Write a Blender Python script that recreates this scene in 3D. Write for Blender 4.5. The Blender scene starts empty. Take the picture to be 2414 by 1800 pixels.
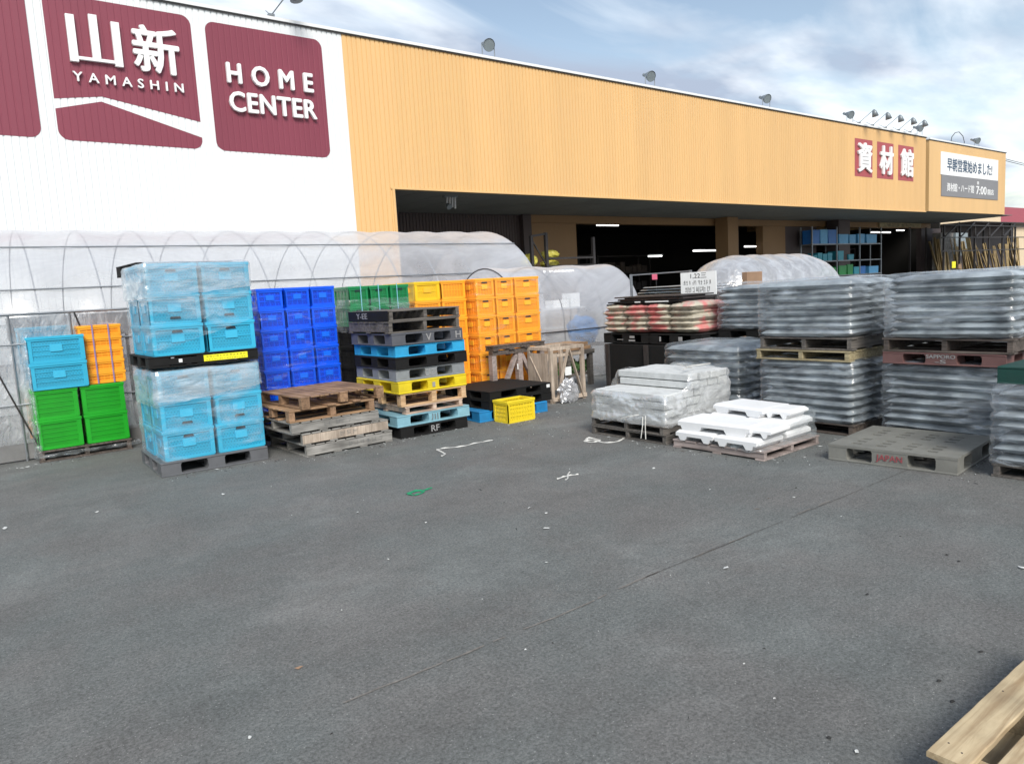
import bpy, bmesh, math, random
from mathutils import Vector, Matrix, noise
R = math.radians
PI = math.pi
rnd = random.Random(7)
sc = bpy.context.scene
C = sc.collection

# ---------------------------------------------------------------- camera, sky, sun, exposure
cam_d = bpy.data.cameras.new('camera')
cam = bpy.data.objects.new('camera', cam_d)
C.objects.link(cam)
cam_d.sensor_width = 36
cam_d.lens = 25.96
cam_d.clip_start = 0.05
cam_d.clip_end = 2000
RM = Matrix(((0.78888424, 0.11907431, -0.60289549), (-0.61189341, 0.06121451, -0.78856784), (-0.05699222, 0.99099651, 0.12115195)))
cam.matrix_world = Matrix.Translation((0, 0, 1.72)) @ RM.to_4x4()
sc.camera = cam

SUN_EL, SUN_AZ = 40.0, 205.0      # azimuth measured clockwise from +Y; the light comes from behind the camera
world = bpy.data.worlds.new('World')
sc.world = world
world.use_nodes = True
nt = world.node_tree
N, Lk = nt.nodes, nt.links
bg = N['Background']
sky = N.new('ShaderNodeTexSky')
sky.sky_type = 'NISHITA'
sky.sun_disc = False
sky.sun_elevation = R(SUN_EL)
sky.sun_rotation = R(SUN_AZ)
sky.air_density = 1.0
sky.dust_density = 0.6
tc = N.new('ShaderNodeTexCoord')
sep = N.new('ShaderNodeSeparateXYZ'); Lk.new(tc.outputs['Generated'], sep.inputs[0])
za = N.new('ShaderNodeMath'); za.operation = 'MAXIMUM'; za.inputs[1].default_value = 0.0; Lk.new(sep.outputs[2], za.inputs[0])
zb = N.new('ShaderNodeMath'); zb.operation = 'ADD'; zb.inputs[1].default_value = 0.16; Lk.new(za.outputs[0], zb.inputs[0])
vd = N.new('ShaderNodeVectorMath'); vd.operation = 'DIVIDE'
cmb = N.new('ShaderNodeCombineXYZ')
for i in range(3): Lk.new(zb.outputs[0], cmb.inputs[i])
Lk.new(tc.outputs['Generated'], vd.inputs[0]); Lk.new(cmb.outputs[0], vd.inputs[1])
mp = N.new('ShaderNodeMapping'); mp.inputs['Scale'].default_value = (0.55, 1.0, 0.3); mp.inputs['Rotation'].default_value = (0, 0, R(-35)); mp.inputs['Location'].default_value = (1.7, 0.4, 0)
Lk.new(vd.outputs[0], mp.inputs[0])
n1 = N.new('ShaderNodeTexNoise'); n1.inputs['Scale'].default_value = 1.7; n1.inputs['Detail'].default_value = 8; n1.inputs['Roughness'].default_value = 0.52; n1.inputs['Distortion'].default_value = 0.5
Lk.new(mp.outputs[0], n1.inputs['Vector'])
cr = N.new('ShaderNodeValToRGB'); cr.color_ramp.elements[0].position = 0.36; cr.color_ramp.elements[1].position = 0.56
Lk.new(n1.outputs[0], cr.inputs[0])
n2 = N.new('ShaderNodeTexNoise'); n2.inputs['Scale'].default_value = 1.7; n2.inputs['Detail'].default_value = 6
Lk.new(mp.outputs[0], n2.inputs['Vector'])
cr2 = N.new('ShaderNodeValToRGB')
cr2.color_ramp.elements[0].position = 0.42; cr2.color_ramp.elements[0].color = (8.6, 9.1, 9.5, 1)
cr2.color_ramp.elements[1].position = 0.55; cr2.color_ramp.elements[1].color = (3.5, 4.1, 5.2, 1)
Lk.new(n2.outputs[0], cr2.inputs[0])
tint = N.new('ShaderNodeMix'); tint.data_type = 'RGBA'; tint.blend_type = 'MULTIPLY'; tint.inputs[0].default_value = 1.0
tint.inputs[7].default_value = (1.55, 1.35, 1.15, 1)
Lk.new(sky.outputs[0], tint.inputs[6])
mx = N.new('ShaderNodeMix'); mx.data_type = 'RGBA'
Lk.new(cr.outputs[0], mx.inputs[0]); Lk.new(tint.outputs[2], mx.inputs[6]); Lk.new(cr2.outputs[0], mx.inputs[7])
Lk.new(mx.outputs[2], bg.inputs[0])
bg.inputs[1].default_value = 0.076

sun_d = bpy.data.lights.new('sun', 'SUN')
sun_d.energy = 2.25
sun_d.angle = R(26)
sun_d.color = (1.0, 0.95, 0.87)
sun = bpy.data.objects.new('sun', sun_d)
C.objects.link(sun)
sdir = Vector((math.sin(R(SUN_AZ)) * math.cos(R(SUN_EL)), math.cos(R(SUN_AZ)) * math.cos(R(SUN_EL)), math.sin(R(SUN_EL))))
sun.rotation_euler = sdir.to_track_quat('Z', 'Y').to_euler()
sc.view_settings.view_transform = 'Standard'
sc.view_settings.look = 'None'
sc.view_settings.exposure = 0.88
sc.view_settings.gamma = 1
sc.cycles.transparent_max_bounces = 24
sc.cycles.max_bounces = 8
sc.cycles.use_denoising = True

# ---------------------------------------------------------------- helpers
class MB:
    def __init__(s): s.v = []; s.f = []; s.m = []
    def add(s, vs, fs, mi=0):
        o = len(s.v); s.v += [tuple(x) for x in vs]; s.f += [tuple(i + o for i in f) for f in fs]; s.m += [mi] * len(fs); return s
    def box(s, x0, x1, y0, y1, z0, z1, mi=0):
        return s.add([(x0, y0, z0), (x1, y0, z0), (x1, y1, z0), (x0, y1, z0), (x0, y0, z1), (x1, y0, z1), (x1, y1, z1), (x0, y1, z1)],
                     [(3, 2, 1, 0), (4, 5, 6, 7), (0, 1, 5, 4), (1, 2, 6, 5), (2, 3, 7, 6), (3, 0, 4, 7)], mi)
    def prism(s, pts, axis, a, b, mi=0):      # pts: 2-D outline, extruded along axis from a to b
        n = len(pts)
        def P(p, t):
            return {'y': (p[0], t, p[1]), 'x': (t, p[0], p[1]), 'z': (p[0], p[1], t)}[axis]
        vs = [P(p, a) for p in pts] + [P(p, b) for p in pts]
        fs = [tuple(range(n)), tuple(range(2 * n - 1, n - 1, -1))] + [(i, i + n, (i + 1) % n + n, (i + 1) % n) for i in range(n)]
        return s.add(vs, fs, mi)
    def bar(s, p, q, w, t=None, mi=0):         # square bar between two points
        t = t or w
        p, q = Vector(p), Vector(q); d = (q - p).normalized()
        u = d.cross(Vector((0, 0, 1)));
        if u.length < 1e-3: u = Vector((1, 0, 0))
        u.normalize(); v = d.cross(u)
        vs = [c + a * u * w / 2 + b * v * t / 2 for c in (p, q) for a, b in ((-1, -1), (1, -1), (1, 1), (-1, 1))]
        return s.add(vs, [(3, 2, 1, 0), (4, 5, 6, 7), (0, 1, 5, 4), (1, 2, 6, 5), (2, 3, 7, 6), (3, 0, 4, 7)], mi)
    def tube(s, path, r, n=8, mi=0, cap=True, closed=False):
        path = [Vector(p) for p in path]; m = len(path); vs = []; rr = r if isinstance(r, (list, tuple)) else [r] * m
        up = None
        for i, p in enumerate(path):
            d = (path[(i + 1) % m if closed else min(i + 1, m - 1)] - path[(i - 1) % m if closed else max(i - 1, 0)]).normalized()
            if up is None:
                up = Vector((0, 0, 1)) if abs(d.z) < .9 else Vector((1, 0, 0))
            u = d.cross(up).normalized(); w = u.cross(d).normalized(); up = w
            vs += [p + rr[i] * (math.cos(2 * PI * k / n) * u + math.sin(2 * PI * k / n) * w) for k in range(n)]
        fs = []
        for i in range(m if closed else m - 1):
            j = (i + 1) % m
            fs += [(i * n + k, i * n + (k + 1) % n, j * n + (k + 1) % n, j * n + k) for k in range(n)]
        if cap and not closed: fs += [tuple(range(n - 1, -1, -1)), tuple((m - 1) * n + k for k in range(n))]
        return s.add(vs, fs, mi)
    def grid(s, rows, mi=0, closed=False):
        n = len(rows[0]); vs = [p for r in rows for p in r]; fs = []
        for i in range(len(rows) - 1):
            for k in range(n if closed else n - 1):
                fs.append((i * n + k, i * n + (k + 1) % n, (i + 1) * n + (k + 1) % n, (i + 1) * n + k))
        return s.add(vs, fs, mi)
    def build(s, name, mats, parent=None, smooth=False, bevel=0, loc=None, rz=0, fix=True):
        me = bpy.data.meshes.new(name)
        me.from_pydata(s.v, [], s.f)
        mats = mats if isinstance(mats, (list, tuple)) else [mats]
        for m in mats: me.materials.append(M[m] if isinstance(m, str) else m)
        for p, mi in zip(me.polygons, s.m): p.material_index = mi
        bm = bmesh.new(); bm.from_mesh(me)
        if fix: bmesh.ops.recalc_face_normals(bm, faces=bm.faces)
        if bevel: bmesh.ops.bevel(bm, geom=list(bm.edges), offset=bevel, segments=1, affect='EDGES', profile=.6)
        bm.to_mesh(me); bm.free()
        if smooth:
            for p in me.polygons: p.use_smooth = True
        o = bpy.data.objects.new(name, me); C.objects.link(o)
        if parent: o.parent = parent
        if loc: o.location = loc
        if rz: o.rotation_euler.z = rz
        return o

def tag(o, label=None, cat=None, group=None, kind=None):
    if label: o['label'] = label
    if cat: o['category'] = cat
    if group: o['group'] = group
    if kind: o['kind'] = kind
    return o

def thing(name, label, cat, loc=(0, 0, 0), rz=0, group=None):
    o = bpy.data.objects.new(name, None); C.objects.link(o)
    o.empty_display_size = .1
    o.location = loc; o.rotation_euler = (0, 0, rz)
    return tag(o, label, cat, group)

def copy_tree(o, parent=None):
    c = o.copy(); C.objects.link(c); c.parent = parent
    for ch in [k for k in ALLCH.get(o.name, [])]:
        copy_tree(ch, c)
    return c
ALLCH = {}
def index_children(root):
    ks = [k for k in C.objects if k.parent == root]
    ALLCH[root.name] = ks
    for k in ks: index_children(k)
def dup(root, label=None, loc=None, rz=None, group=None):
    if root.name not in ALLCH: index_children(root)
    r = copy_tree(root)
    if loc: r.location = loc
    if rz is not None: r.rotation_euler.z = rz
    if label: r['label'] = label
    if group: r['group'] = group
    return r
PROTO = {}
def place(key, maker, label, loc, rz=0, group=None):
    """first use moves the prototype itself, later uses copy it"""
    if key not in PROTO:
        PROTO[key] = maker(); r = PROTO[key]; index_children(r)
        r.location = loc; r.rotation_euler.z = rz; r['label'] = label
        if group: r['group'] = group
        return r
    return dup(PROTO[key], label, loc, rz, group)

def text(body, size, mat, parent, loc, rot, name='lettering', extrude=.002, bold=0.0, sx=1.0, align='CENTER', spacing=1.0, shear=0):
    cu = bpy.data.curves.new(name, 'FONT'); cu.body = body; cu.size = size; cu.extrude = extrude; cu.offset = bold
    cu.align_x = align; cu.align_y = 'CENTER'; cu.space_character = spacing; cu.resolution_u = 3; cu.shear = shear
    t = bpy.data.objects.new(name, cu); C.objects.link(t)
    bpy.context.view_layer.update()
    me = bpy.data.meshes.new_from_object(t.evaluated_get(bpy.context.evaluated_depsgraph_get()))
    C.objects.unlink(t); bpy.data.objects.remove(t)
    me.materials.clear(); me.materials.append(M[mat])
    for v in me.vertices: v.co.x *= sx
    o = bpy.data.objects.new(name, me); C.objects.link(o)
    o.parent = parent; o.location = loc; o.rotation_euler = rot
    return o
def text_fit(body, mat, parent, x0, x1, z0, z1, y, name='lettering', extrude=.03, bold=0.0, spacing=1.0, size=1.0):
    """upright text filling the rectangle x0..x1 by z0..z1 on a plane facing -Y"""
    o = text(body, size, mat, parent, (0, 0, 0), (PI / 2, 0, 0), name, 1.0, 0, 1.0, 'LEFT', spacing)
    if bold:
        mv = [tuple(v.co) for v in o.data.vertices]; mf = [tuple(p.vertices) for p in o.data.polygons]; vs, fs = [], []
        for i, (dx, dy) in enumerate(((0, 0), (1, 0), (-1, 0), (0, 1), (0, -1), (.7, .7), (-.7, .7), (.7, -.7), (-.7, -.7))):
            k = len(vs); vs += [(x + dx * bold, y + dy * bold * .8, z * (1 - .012 * i)) for x, y, z in mv]; fs += [tuple(q + k for q in f) for f in mf]
        me = bpy.data.meshes.new(name); me.from_pydata(vs, [], fs); me.materials.append(M[mat]); o.data = me
    xs = [v.co.x for v in o.data.vertices]; ys = [v.co.y for v in o.data.vertices]
    ax, bx, ay, by = min(xs), max(xs), min(ys), max(ys)
    for v in o.data.vertices:
        v.co.x = x0 + (v.co.x - ax) / (bx - ax) * (x1 - x0)
        v.co.y = z0 + (v.co.y - ay) / (by - ay) * (z1 - z0)
        v.co.z = v.co.z * extrude
    o.location = (0, y, 0)
    return o

def marks(mat, parent, x0, x1, z0, z1, y, name='illegible_marks', n=9, seed=1):
    """rows of short pen strokes too small to read, on a plane facing -Y"""
    q = random.Random(seed); o = MB(); w = (x1 - x0) / n; t = (z1 - z0) * .09
    for k in range(n):
        a = x0 + k * w + w * .1; b = a + w * .75
        for j in range(3):
            z = z0 + (z1 - z0) * (.15 + .3 * j) + q.uniform(-t, t)
            if q.random() < .8: o.box(a + q.uniform(0, w * .2), b - q.uniform(0, w * .2), y - .0004 - j * .0001, y, z, z + t)
        x = q.uniform(a, b); o.box(x, x + t, y - .0008, y - .0001, z0, z1)
        if q.random() < .6: x = q.uniform(a, b); o.box(x, x + t, y - .0009, y - .0001, z0 + (z1 - z0) * .3, z1)
    return o.build(name, mat, parent)
# ---------------------------------------------------------------- materials
M = {}
def mat(name):
    m = bpy.data.materials.new(name); m.use_nodes = True; M[name] = m
    return m, m.node_tree.nodes, m.node_tree.links, m.node_tree.nodes['Principled BSDF']
def rgb(c): return (c[0], c[1], c[2], 1)
def plain(name, col, rough=.6, var=.12, scale=6.0, metal=0, bump=0.0, bscale=40, stretch=(1, 1, 1), spec=.5, dirt=0.0, dirtcol=(.08, .07, .06), objvar=.0, trans=0.0):
    m, n, l, p = mat(name)
    t = n.new('ShaderNodeTexCoord'); mp = n.new('ShaderNodeMapping'); mp.inputs['Scale'].default_value = stretch
    oi = n.new('ShaderNodeObjectInfo'); ad = n.new('ShaderNodeVectorMath'); ad.operation = 'ADD'
    sc_ = n.new('ShaderNodeVectorMath'); sc_.operation = 'SCALE'; sc_.inputs[0].default_value = (17, 31, 13)
    l.new(oi.outputs['Random'], sc_.inputs['Scale'])
    l.new(t.outputs['Object'], ad.inputs[0]); l.new(sc_.outputs[0], ad.inputs[1]); l.new(ad.outputs[0], mp.inputs[0])
    nz = n.new('ShaderNodeTexNoise'); nz.inputs['Scale'].default_value = scale; nz.inputs['Detail'].default_value = 6; nz.inputs['Roughness'].default_value = .6
    l.new(mp.outputs[0], nz.inputs['Vector'])
    hs = n.new('ShaderNodeHueSaturation'); hs.inputs['Color'].default_value = rgb(col)
    mr = n.new('ShaderNodeMapRange'); mr.inputs[1].default_value = .25; mr.inputs[2].default_value = .75; mr.inputs[3].default_value = 1 - var * 1.4; mr.inputs[4].default_value = 1 + var
    l.new(nz.outputs[0], mr.inputs[0])
    mm = n.new('ShaderNodeMath'); mm.operation = 'MULTIPLY_ADD'; mm.inputs[1].default_value = objvar * 2; 
    of = n.new('ShaderNodeMath'); of.operation = 'SUBTRACT'; of.inputs[1].default_value = objvar
    l.new(mr.outputs[0], of.inputs[0]); l.new(oi.outputs['Random'], mm.inputs[0]); l.new(of.outputs[0], mm.inputs[2])
    l.new(mm.outputs[0], hs.inputs['Value'])
    out = hs.outputs[0]
    if dirt:
        d = n.new('ShaderNodeTexNoise'); d.inputs['Scale'].default_value = scale * .6; d.inputs['Detail'].default_value = 8; d.inputs['Roughness'].default_value = .7
        l.new(ad.outputs[0], d.inputs['Vector'])
        dr = n.new('ShaderNodeMapRange'); dr.inputs[1].default_value = .48; dr.inputs[2].default_value = .72; dr.inputs[4].default_value = dirt
        l.new(d.outputs[0], dr.inputs[0])
        dm = n.new('ShaderNodeMix'); dm.data_type = 'RGBA'; l.new(dr.outputs[0], dm.inputs[0]); l.new(out, dm.inputs[6]); dm.inputs[7].default_value = rgb(dirtcol)
        out = dm.outputs[2]
    l.new(out, p.inputs['Base Color'])
    p.inputs['Roughness'].default_value = rough; p.inputs['Metallic'].default_value = metal; p.inputs['Specular IOR Level'].default_value = spec
    if trans: p.inputs['Transmission Weight'].default_value = trans
    if bump:
        b = n.new('ShaderNodeTexNoise'); b.inputs['Scale'].default_value = bscale; b.inputs['Detail'].default_value = 4
        l.new(mp.outputs[0], b.inputs['Vector'])
        bp = n.new('ShaderNodeBump'); bp.inputs['Strength'].default_value = bump; bp.inputs['Distance'].default_value = .01
        l.new(b.outputs[0], bp.inputs['Height']); l.new(bp.outputs[0], p.inputs['Normal'])
    return m
def meshed(name, col, hole, scale=70, rough=.35, fac=.5, objvar=.06):
    """crate plastic whose walls are perforated by a fine diagonal grid of holes"""
    m = plain(name, col, rough, .1, 3, objvar=objvar, spec=.5, dirt=.38, dirtcol=tuple(c * .6 + .05 for c in col))
    n, l = m.node_tree.nodes, m.node_tree.links; p = n['Principled BSDF']
    src = p.inputs['Base Color'].links[0].from_socket
    t = n.new('ShaderNodeTexCoord'); mp = n.new('ShaderNodeMapping'); mp.inputs['Rotation'].default_value = (R(45), R(45), R(0)); l.new(t.outputs['Object'], mp.inputs[0])
    ck = n.new('ShaderNodeTexVoronoi'); ck.inputs['Scale'].default_value = scale; ck.inputs['Randomness'].default_value = .05; l.new(mp.outputs[0], ck.inputs['Vector'])
    mr = n.new('ShaderNodeMapRange'); mr.inputs[1].default_value = .25; mr.inputs[2].default_value = .4; mr.inputs[3].default_value = fac; mr.inputs[4].default_value = 0
    l.new(ck.outputs['Distance'], mr.inputs[0])
    mx = n.new('ShaderNodeMix'); mx.data_type = 'RGBA'; l.new(mr.outputs[0], mx.inputs[0]); l.new(src, mx.inputs[6]); mx.inputs[7].default_value = rgb(hole)
    l.new(mx.outputs[2], p.inputs['Base Color'])
    return m
def film(name, base=.25, streak=.45, col=(.86, .9, .93), scale=3.0, stretch=(1, 1, 5), rough=.22, gloss=.35, bump=.5, lo=.45, hi=.7, graze=.15):
    m, n, l, p = mat(name)
    n.remove(p)
    o = n['Material Output']
    t = n.new('ShaderNodeTexCoord'); mp = n.new('ShaderNodeMapping'); mp.inputs['Scale'].default_value = stretch
    geo = n.new('ShaderNodeObjectInfo'); ad = n.new('ShaderNodeVectorMath'); ad.operation = 'ADD'
    l.new(t.outputs['Object'], ad.inputs[0]); l.new(geo.outputs['Location'], ad.inputs[1]); l.new(ad.outputs[0], mp.inputs[0])
    a = n.new('ShaderNodeTexNoise'); a.inputs['Scale'].default_value = scale; a.inputs['Detail'].default_value = 6; a.inputs['Roughness'].default_value = .65; a.inputs['Distortion'].default_value = 1.2
    l.new(mp.outputs[0], a.inputs['Vector'])
    mr = n.new('ShaderNodeMapRange'); mr.inputs[1].default_value = lo; mr.inputs[2].default_value = hi; mr.inputs[3].default_value = base; mr.inputs[4].default_value = base + streak
    l.new(a.outputs[0], mr.inputs[0])
    b = n.new('ShaderNodeTexNoise'); b.inputs['Scale'].default_value = scale * 3; b.inputs['Detail'].default_value = 5; b.inputs['Distortion'].default_value = 1.5
    l.new(mp.outputs[0], b.inputs['Vector'])
    bp = n.new('ShaderNodeBump'); bp.inputs['Strength'].default_value = bump; bp.inputs['Distance'].default_value = .03; l.new(b.outputs[0], bp.inputs['Height'])
    tr = n.new('ShaderNodeBsdfTransparent'); df = n.new('ShaderNodeBsdfDiffuse'); df.inputs[0].default_value = rgb(col)
    tl = n.new('ShaderNodeBsdfTranslucent'); tl.inputs[0].default_value = rgb(col)
    gl = n.new('ShaderNodeBsdfGlossy'); gl.inputs['Roughness'].default_value = rough; gl.inputs[0].default_value = (1, 1, 1, 1)
    for q in (df, gl): l.new(bp.outputs[0], q.inputs['Normal'])
    m1 = n.new('ShaderNodeMixShader'); m1.inputs[0].default_value = .4; l.new(df.outputs[0], m1.inputs[1]); l.new(tl.outputs[0], m1.inputs[2])
    m2 = n.new('ShaderNodeMixShader'); m2.inputs[0].default_value = gloss; l.new(m1.outputs[0], m2.inputs[1]); l.new(gl.outputs[0], m2.inputs[2])
    m3 = n.new('ShaderNodeMixShader'); l.new(mr.outputs[0], m3.inputs[0]); l.new(tr.outputs[0], m3.inputs[1]); l.new(m2.outputs[0], m3.inputs[2])
    lw = n.new('ShaderNodeLayerWeight'); lw.inputs[0].default_value = .25
    pw = n.new('ShaderNodeMath'); pw.operation = 'MULTIPLY_ADD'; pw.inputs[1].default_value = graze; pw.use_clamp = True
    l.new(lw.outputs['Facing'], pw.inputs[0]); l.new(mr.outputs[0], pw.inputs[2]); l.new(pw.outputs[0], m3.inputs[0])
    l.new(m3.outputs[0], o.inputs[0])
    return m
def wood(name, col, dark, rough=.75, axis=0, objvar=.15, dirt=.4):
    m, n, l, p = mat(name)
    t = n.new('ShaderNodeTexCoord'); mp = n.new('ShaderNodeMapping'); s = [22, 22, 22]; s[axis] = 1.6; mp.inputs['Scale'].default_value = s
    oi = n.new('ShaderNodeObjectInfo'); sc_ = n.new('ShaderNodeVectorMath'); sc_.operation = 'SCALE'; sc_.inputs[0].default_value = (7, 11, 5); l.new(oi.outputs['Random'], sc_.inputs['Scale'])
    ad = n.new('ShaderNodeVectorMath'); ad.operation = 'ADD'; l.new(t.outputs['Object'], ad.inputs[0]); l.new(sc_.outputs[0], ad.inputs[1]); l.new(ad.outputs[0], mp.inputs[0])
    nz = n.new('ShaderNodeTexNoise'); nz.inputs['Scale'].default_value = 1.5; nz.inputs['Detail'].default_value = 8; nz.inputs['Roughness'].default_value = .65; nz.inputs['Distortion'].default_value = .6
    l.new(mp.outputs[0], nz.inputs['Vector'])
    cr = n.new('ShaderNodeValToRGB'); cr.color_ramp.elements[0].position = .32; cr.color_ramp.elements[0].color = rgb(dark); cr.color_ramp.elements[1].position = .62; cr.color_ramp.elements[1].color = rgb(col)
    l.new(nz.outputs[0], cr.inputs[0])
    big = n.new('ShaderNodeTexNoise'); big.inputs['Scale'].default_value = 3.5; big.inputs['Detail'].default_value = 4; l.new(ad.outputs[0], big.inputs['Vector'])
    mr = n.new('ShaderNodeMapRange'); mr.inputs[1].default_value = .35; mr.inputs[2].default_value = .7; mr.inputs[3].default_value = 1.12; mr.inputs[4].default_value = 1 - dirt
    l.new(big.outputs[0], mr.inputs[0])
    ov = n.new('ShaderNodeMath'); ov.operation = 'MULTIPLY_ADD'; ov.inputs[1].default_value = objvar; l.new(oi.outputs['Random'], ov.inputs[0]); l.new(mr.outputs[0], ov.inputs[2])
    hs = n.new('ShaderNodeHueSaturation'); l.new(cr.outputs[0], hs.inputs['Color']); l.new(ov.outputs[0], hs.inputs['Value']); l.new(hs.outputs[0], p.inputs['Base Color'])
    p.inputs['Roughness'].default_value = rough
    bp = n.new('ShaderNodeBump'); bp.inputs['Strength'].default_value = .35; bp.inputs['Distance'].default_value = .004; l.new(nz.outputs[0], bp.inputs['Height']); l.new(bp.outputs[0], p.inputs['Normal'])
    return m
def glow(name, col, st):
    m, n, l, p = mat(name); p.inputs['Emission Color'].default_value = rgb(col); p.inputs['Emission Strength'].default_value = st; p.inputs['Base Color'].default_value = rgb(col)

meshed('sky_blue_plastic', (.025, .36, .56), (.01, .17, .30), 44, fac=.75); plain('sky_blue_solid', (.035, .42, .64), .35, .08, 3, objvar=.05)
meshed('royal_plastic', (.001, .055, .62), (.0, .01, .25), 45, fac=.6); plain('royal_solid', (.001, .10, .85), .3, .1, 3, objvar=.05)
plain('green_plastic', (.010, .30, .014), .38, .1, 4, objvar=.05, dirt=.2, dirtcol=(.02, .14, .02)); plain('green_solid', (.014, .36, .02), .35, .08, 3)
meshed('dark_green_plastic', (.004, .16, .045), (.0, .06, .02), 45); plain('dark_green_solid', (.006, .22, .07), .35, .1, 3)
meshed('orange_plastic', (.92, .33, .02), (.60, .16, .003), 45, fac=.45); plain('orange_solid', (.95, .40, .03), .32, .08, 3, objvar=.05)
meshed('yellow_plastic', (.82, .50, .012), (.5, .26, .0), 40, fac=.4); plain('yellow_solid', (.86, .56, .015), .32, .08, 3)
meshed('lemon_plastic', (.72, .55, .02), (.35, .22, .0), 38, fac=.55); plain('lemon_solid', (.80, .62, .03), .35, .1, 4)
plain('label_blue', (.05, .46, .70), .3, .05, 3); plain('label_royal', (.004, .15, .88), .3, .05, 3); plain('label_orange', (.95, .48, .03), .3, .05, 3)
plain('slot_dark', (.01, .02, .03), .8, .1)
for nm, c in dict(pallet_grey=(.12, .125, .135), pallet_black=(.008, .008, .008), pallet_blue=(.03, .34, .62), pallet_yellow=(.72, .56, .02), pallet_silver=(.24, .26, .27), pallet_aqua=(.22, .42, .50),
                  pallet_slate=(.10, .105, .12), pallet_maroon=(.16, .085, .08), pallet_green=(.012, .055, .045), pallet_olive=(.20, .20, .182), pallet_mid_blue=(.02, .22, .50)).items():
    plain(nm, c, .8 if nm == 'pallet_black' else .55, .16, 5, dirt=.12 if nm == 'pallet_black' else .4, dirtcol=tuple(x * .5 + .03 for x in c), bump=.08, bscale=60, spec=.3)
wood('wood_grey', (.30, .29, .27), (.13, .125, .115), axis=0); wood('wood_grey_dark', (.16, .145, .13), (.055, .05, .045), axis=0)
wood('wood_brown', (.40, .25, .14), (.17, .10, .055), axis=0); wood('wood_brown_b', (.36, .22, .13), (.15, .09, .05), axis=1); wood('wood_dark', (.13, .105, .09), (.035, .028, .024), axis=1)
wood('wood_pine', (.62, .43, .25), (.36, .22, .11), axis=0); wood('wood_pink', (.60, .47, .38), (.38, .28, .21), axis=0); wood('wood_straw', (.42, .36, .22), (.2, .16, .09), axis=1)
wood('wood_near', (.50, .40, .25), (.30, .21, .115), axis=0, objvar=0, dirt=.45); wood('wood_pale', (.50, .42, .34), (.30, .24, .19), axis=2); wood('wood_purple', (.36, .30, .28), (.18, .15, .14), axis=1)
wood('lumber', (.34, .25, .12), (.12, .085, .04), axis=2, objvar=.5)
def bagmat(name, col, blot, lo=.45, hi=.6, rough=.3):
    m = plain(name, col, rough, .3, 5, spec=.6, bump=.5, bscale=10, stretch=(1, 1, 3), objvar=.12)
    n, l = m.node_tree.nodes, m.node_tree.links; p = n['Principled BSDF']; src = p.inputs['Base Color'].links[0].from_socket
    t = n.new('ShaderNodeTexCoord'); oi = n.new('ShaderNodeObjectInfo'); ad = n.new('ShaderNodeVectorMath'); ad.operation = 'ADD'; l.new(t.outputs['Object'], ad.inputs[0]); l.new(oi.outputs['Location'], ad.inputs[1])
    z = n.new('ShaderNodeTexNoise'); z.inputs['Scale'].default_value = 3.2; z.inputs['Detail'].default_value = 3; l.new(ad.outputs[0], z.inputs['Vector'])
    mr = n.new('ShaderNodeMapRange'); mr.inputs[1].default_value = lo; mr.inputs[2].default_value = hi; l.new(z.outputs[0], mr.inputs[0])
    mx = n.new('ShaderNodeMix'); mx.data_type = 'RGBA'; l.new(mr.outputs[0], mx.inputs[0]); l.new(src, mx.inputs[6]); mx.inputs[7].default_value = rgb(blot); l.new(mx.outputs[2], p.inputs['Base Color'])
    return m
bagmat('bag_dark', (.16, .185, .205), (.38, .43, .46), .42, .64, .36)
bagmat('bag_cement', (.50, .46, .37), (.60, .20, .19), .49, .60, .5)
bagmat('bag_yellow', (.62, .55, .08), (.75, .68, .15), .4, .6, .35)
bagmat('bag_brown', (.14, .05, .035), (.2, .08, .05), .4, .6, .4)
film('stretch_wrap', .06, .56, (.80, .89, .93), 1.1, (1, 1, 2.6), .22, .45, .5, .45, .72)
film('clear_wrap', .015, .40, (.86, .9, .93), 1.5, (1, 1, 6), .15, .6, .5, .55, .75)
film('veil_wrap', .16, .58, (.86, .92, .95), .9, (1, 1, 3), .2, .4, .45, .40, .68)
film('bag_wrap', .05, .50, (.76, .85, .93), 1.5, (.9, .9, 3.2), .22, .55, .8, .47, .74, .25)
film('dome_wrap', .50, .40, (.74, .76, .80), 2.0, (1, 1, 1), .25, .4, .7, .40, .66)
film('bundle_wrap', .30, .66, (.95, .97, .98), 1.8, (1, 1, 2), .2, .5, .7, .42, .68)
film('tunnel_film', .28, .26, (.86, .87, .91), .9, (.5, 1, 1), .25, .3, .35, .4, .7, .55)
film('screen_film', .34, .45, (.72, .76, .80), 1.6, (2.5, 1, 1), .25, .35, .6, .4, .68)
plain('white_paint', (.72, .75, .76), .45, .03, .5, stretch=(1, 1, .15))
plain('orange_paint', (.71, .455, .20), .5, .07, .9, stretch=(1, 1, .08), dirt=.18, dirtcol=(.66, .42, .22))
plain('shaded_orange_paint', (.30, .18, .085), .6, .07, .5)  # fascia orange with the shade under the canopy put into its colour
plain('brown_wall_and_shadow', (.085, .066, .066), .6, .1, .5)  # brown of the bay walls, reused for the painted shadow strip
plain('maroon_paint', (.215, .042, .068), .45, .07, .6, stretch=(1, 1, .2))
plain('red_sign_paint', (.37, .07, .08), .45, .06, .6)
plain('letter_white', (.82, .83, .83), .4, .02, 1)
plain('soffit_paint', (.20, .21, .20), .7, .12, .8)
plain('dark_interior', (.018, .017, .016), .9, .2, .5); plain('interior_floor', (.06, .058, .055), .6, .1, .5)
plain('flashing', (.75, .77, .77), .35, .05, 1); plain('flash_dark', (.05, .05, .05), .6, .1, 1)
plain('galvanised', (.28, .30, .32), .4, .15, 8, metal=.6); plain('steel_dark', (.05, .045, .045), .5, .2, 8, metal=.3); plain('steel_white', (.55, .57, .58), .4, .1, 8)
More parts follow.
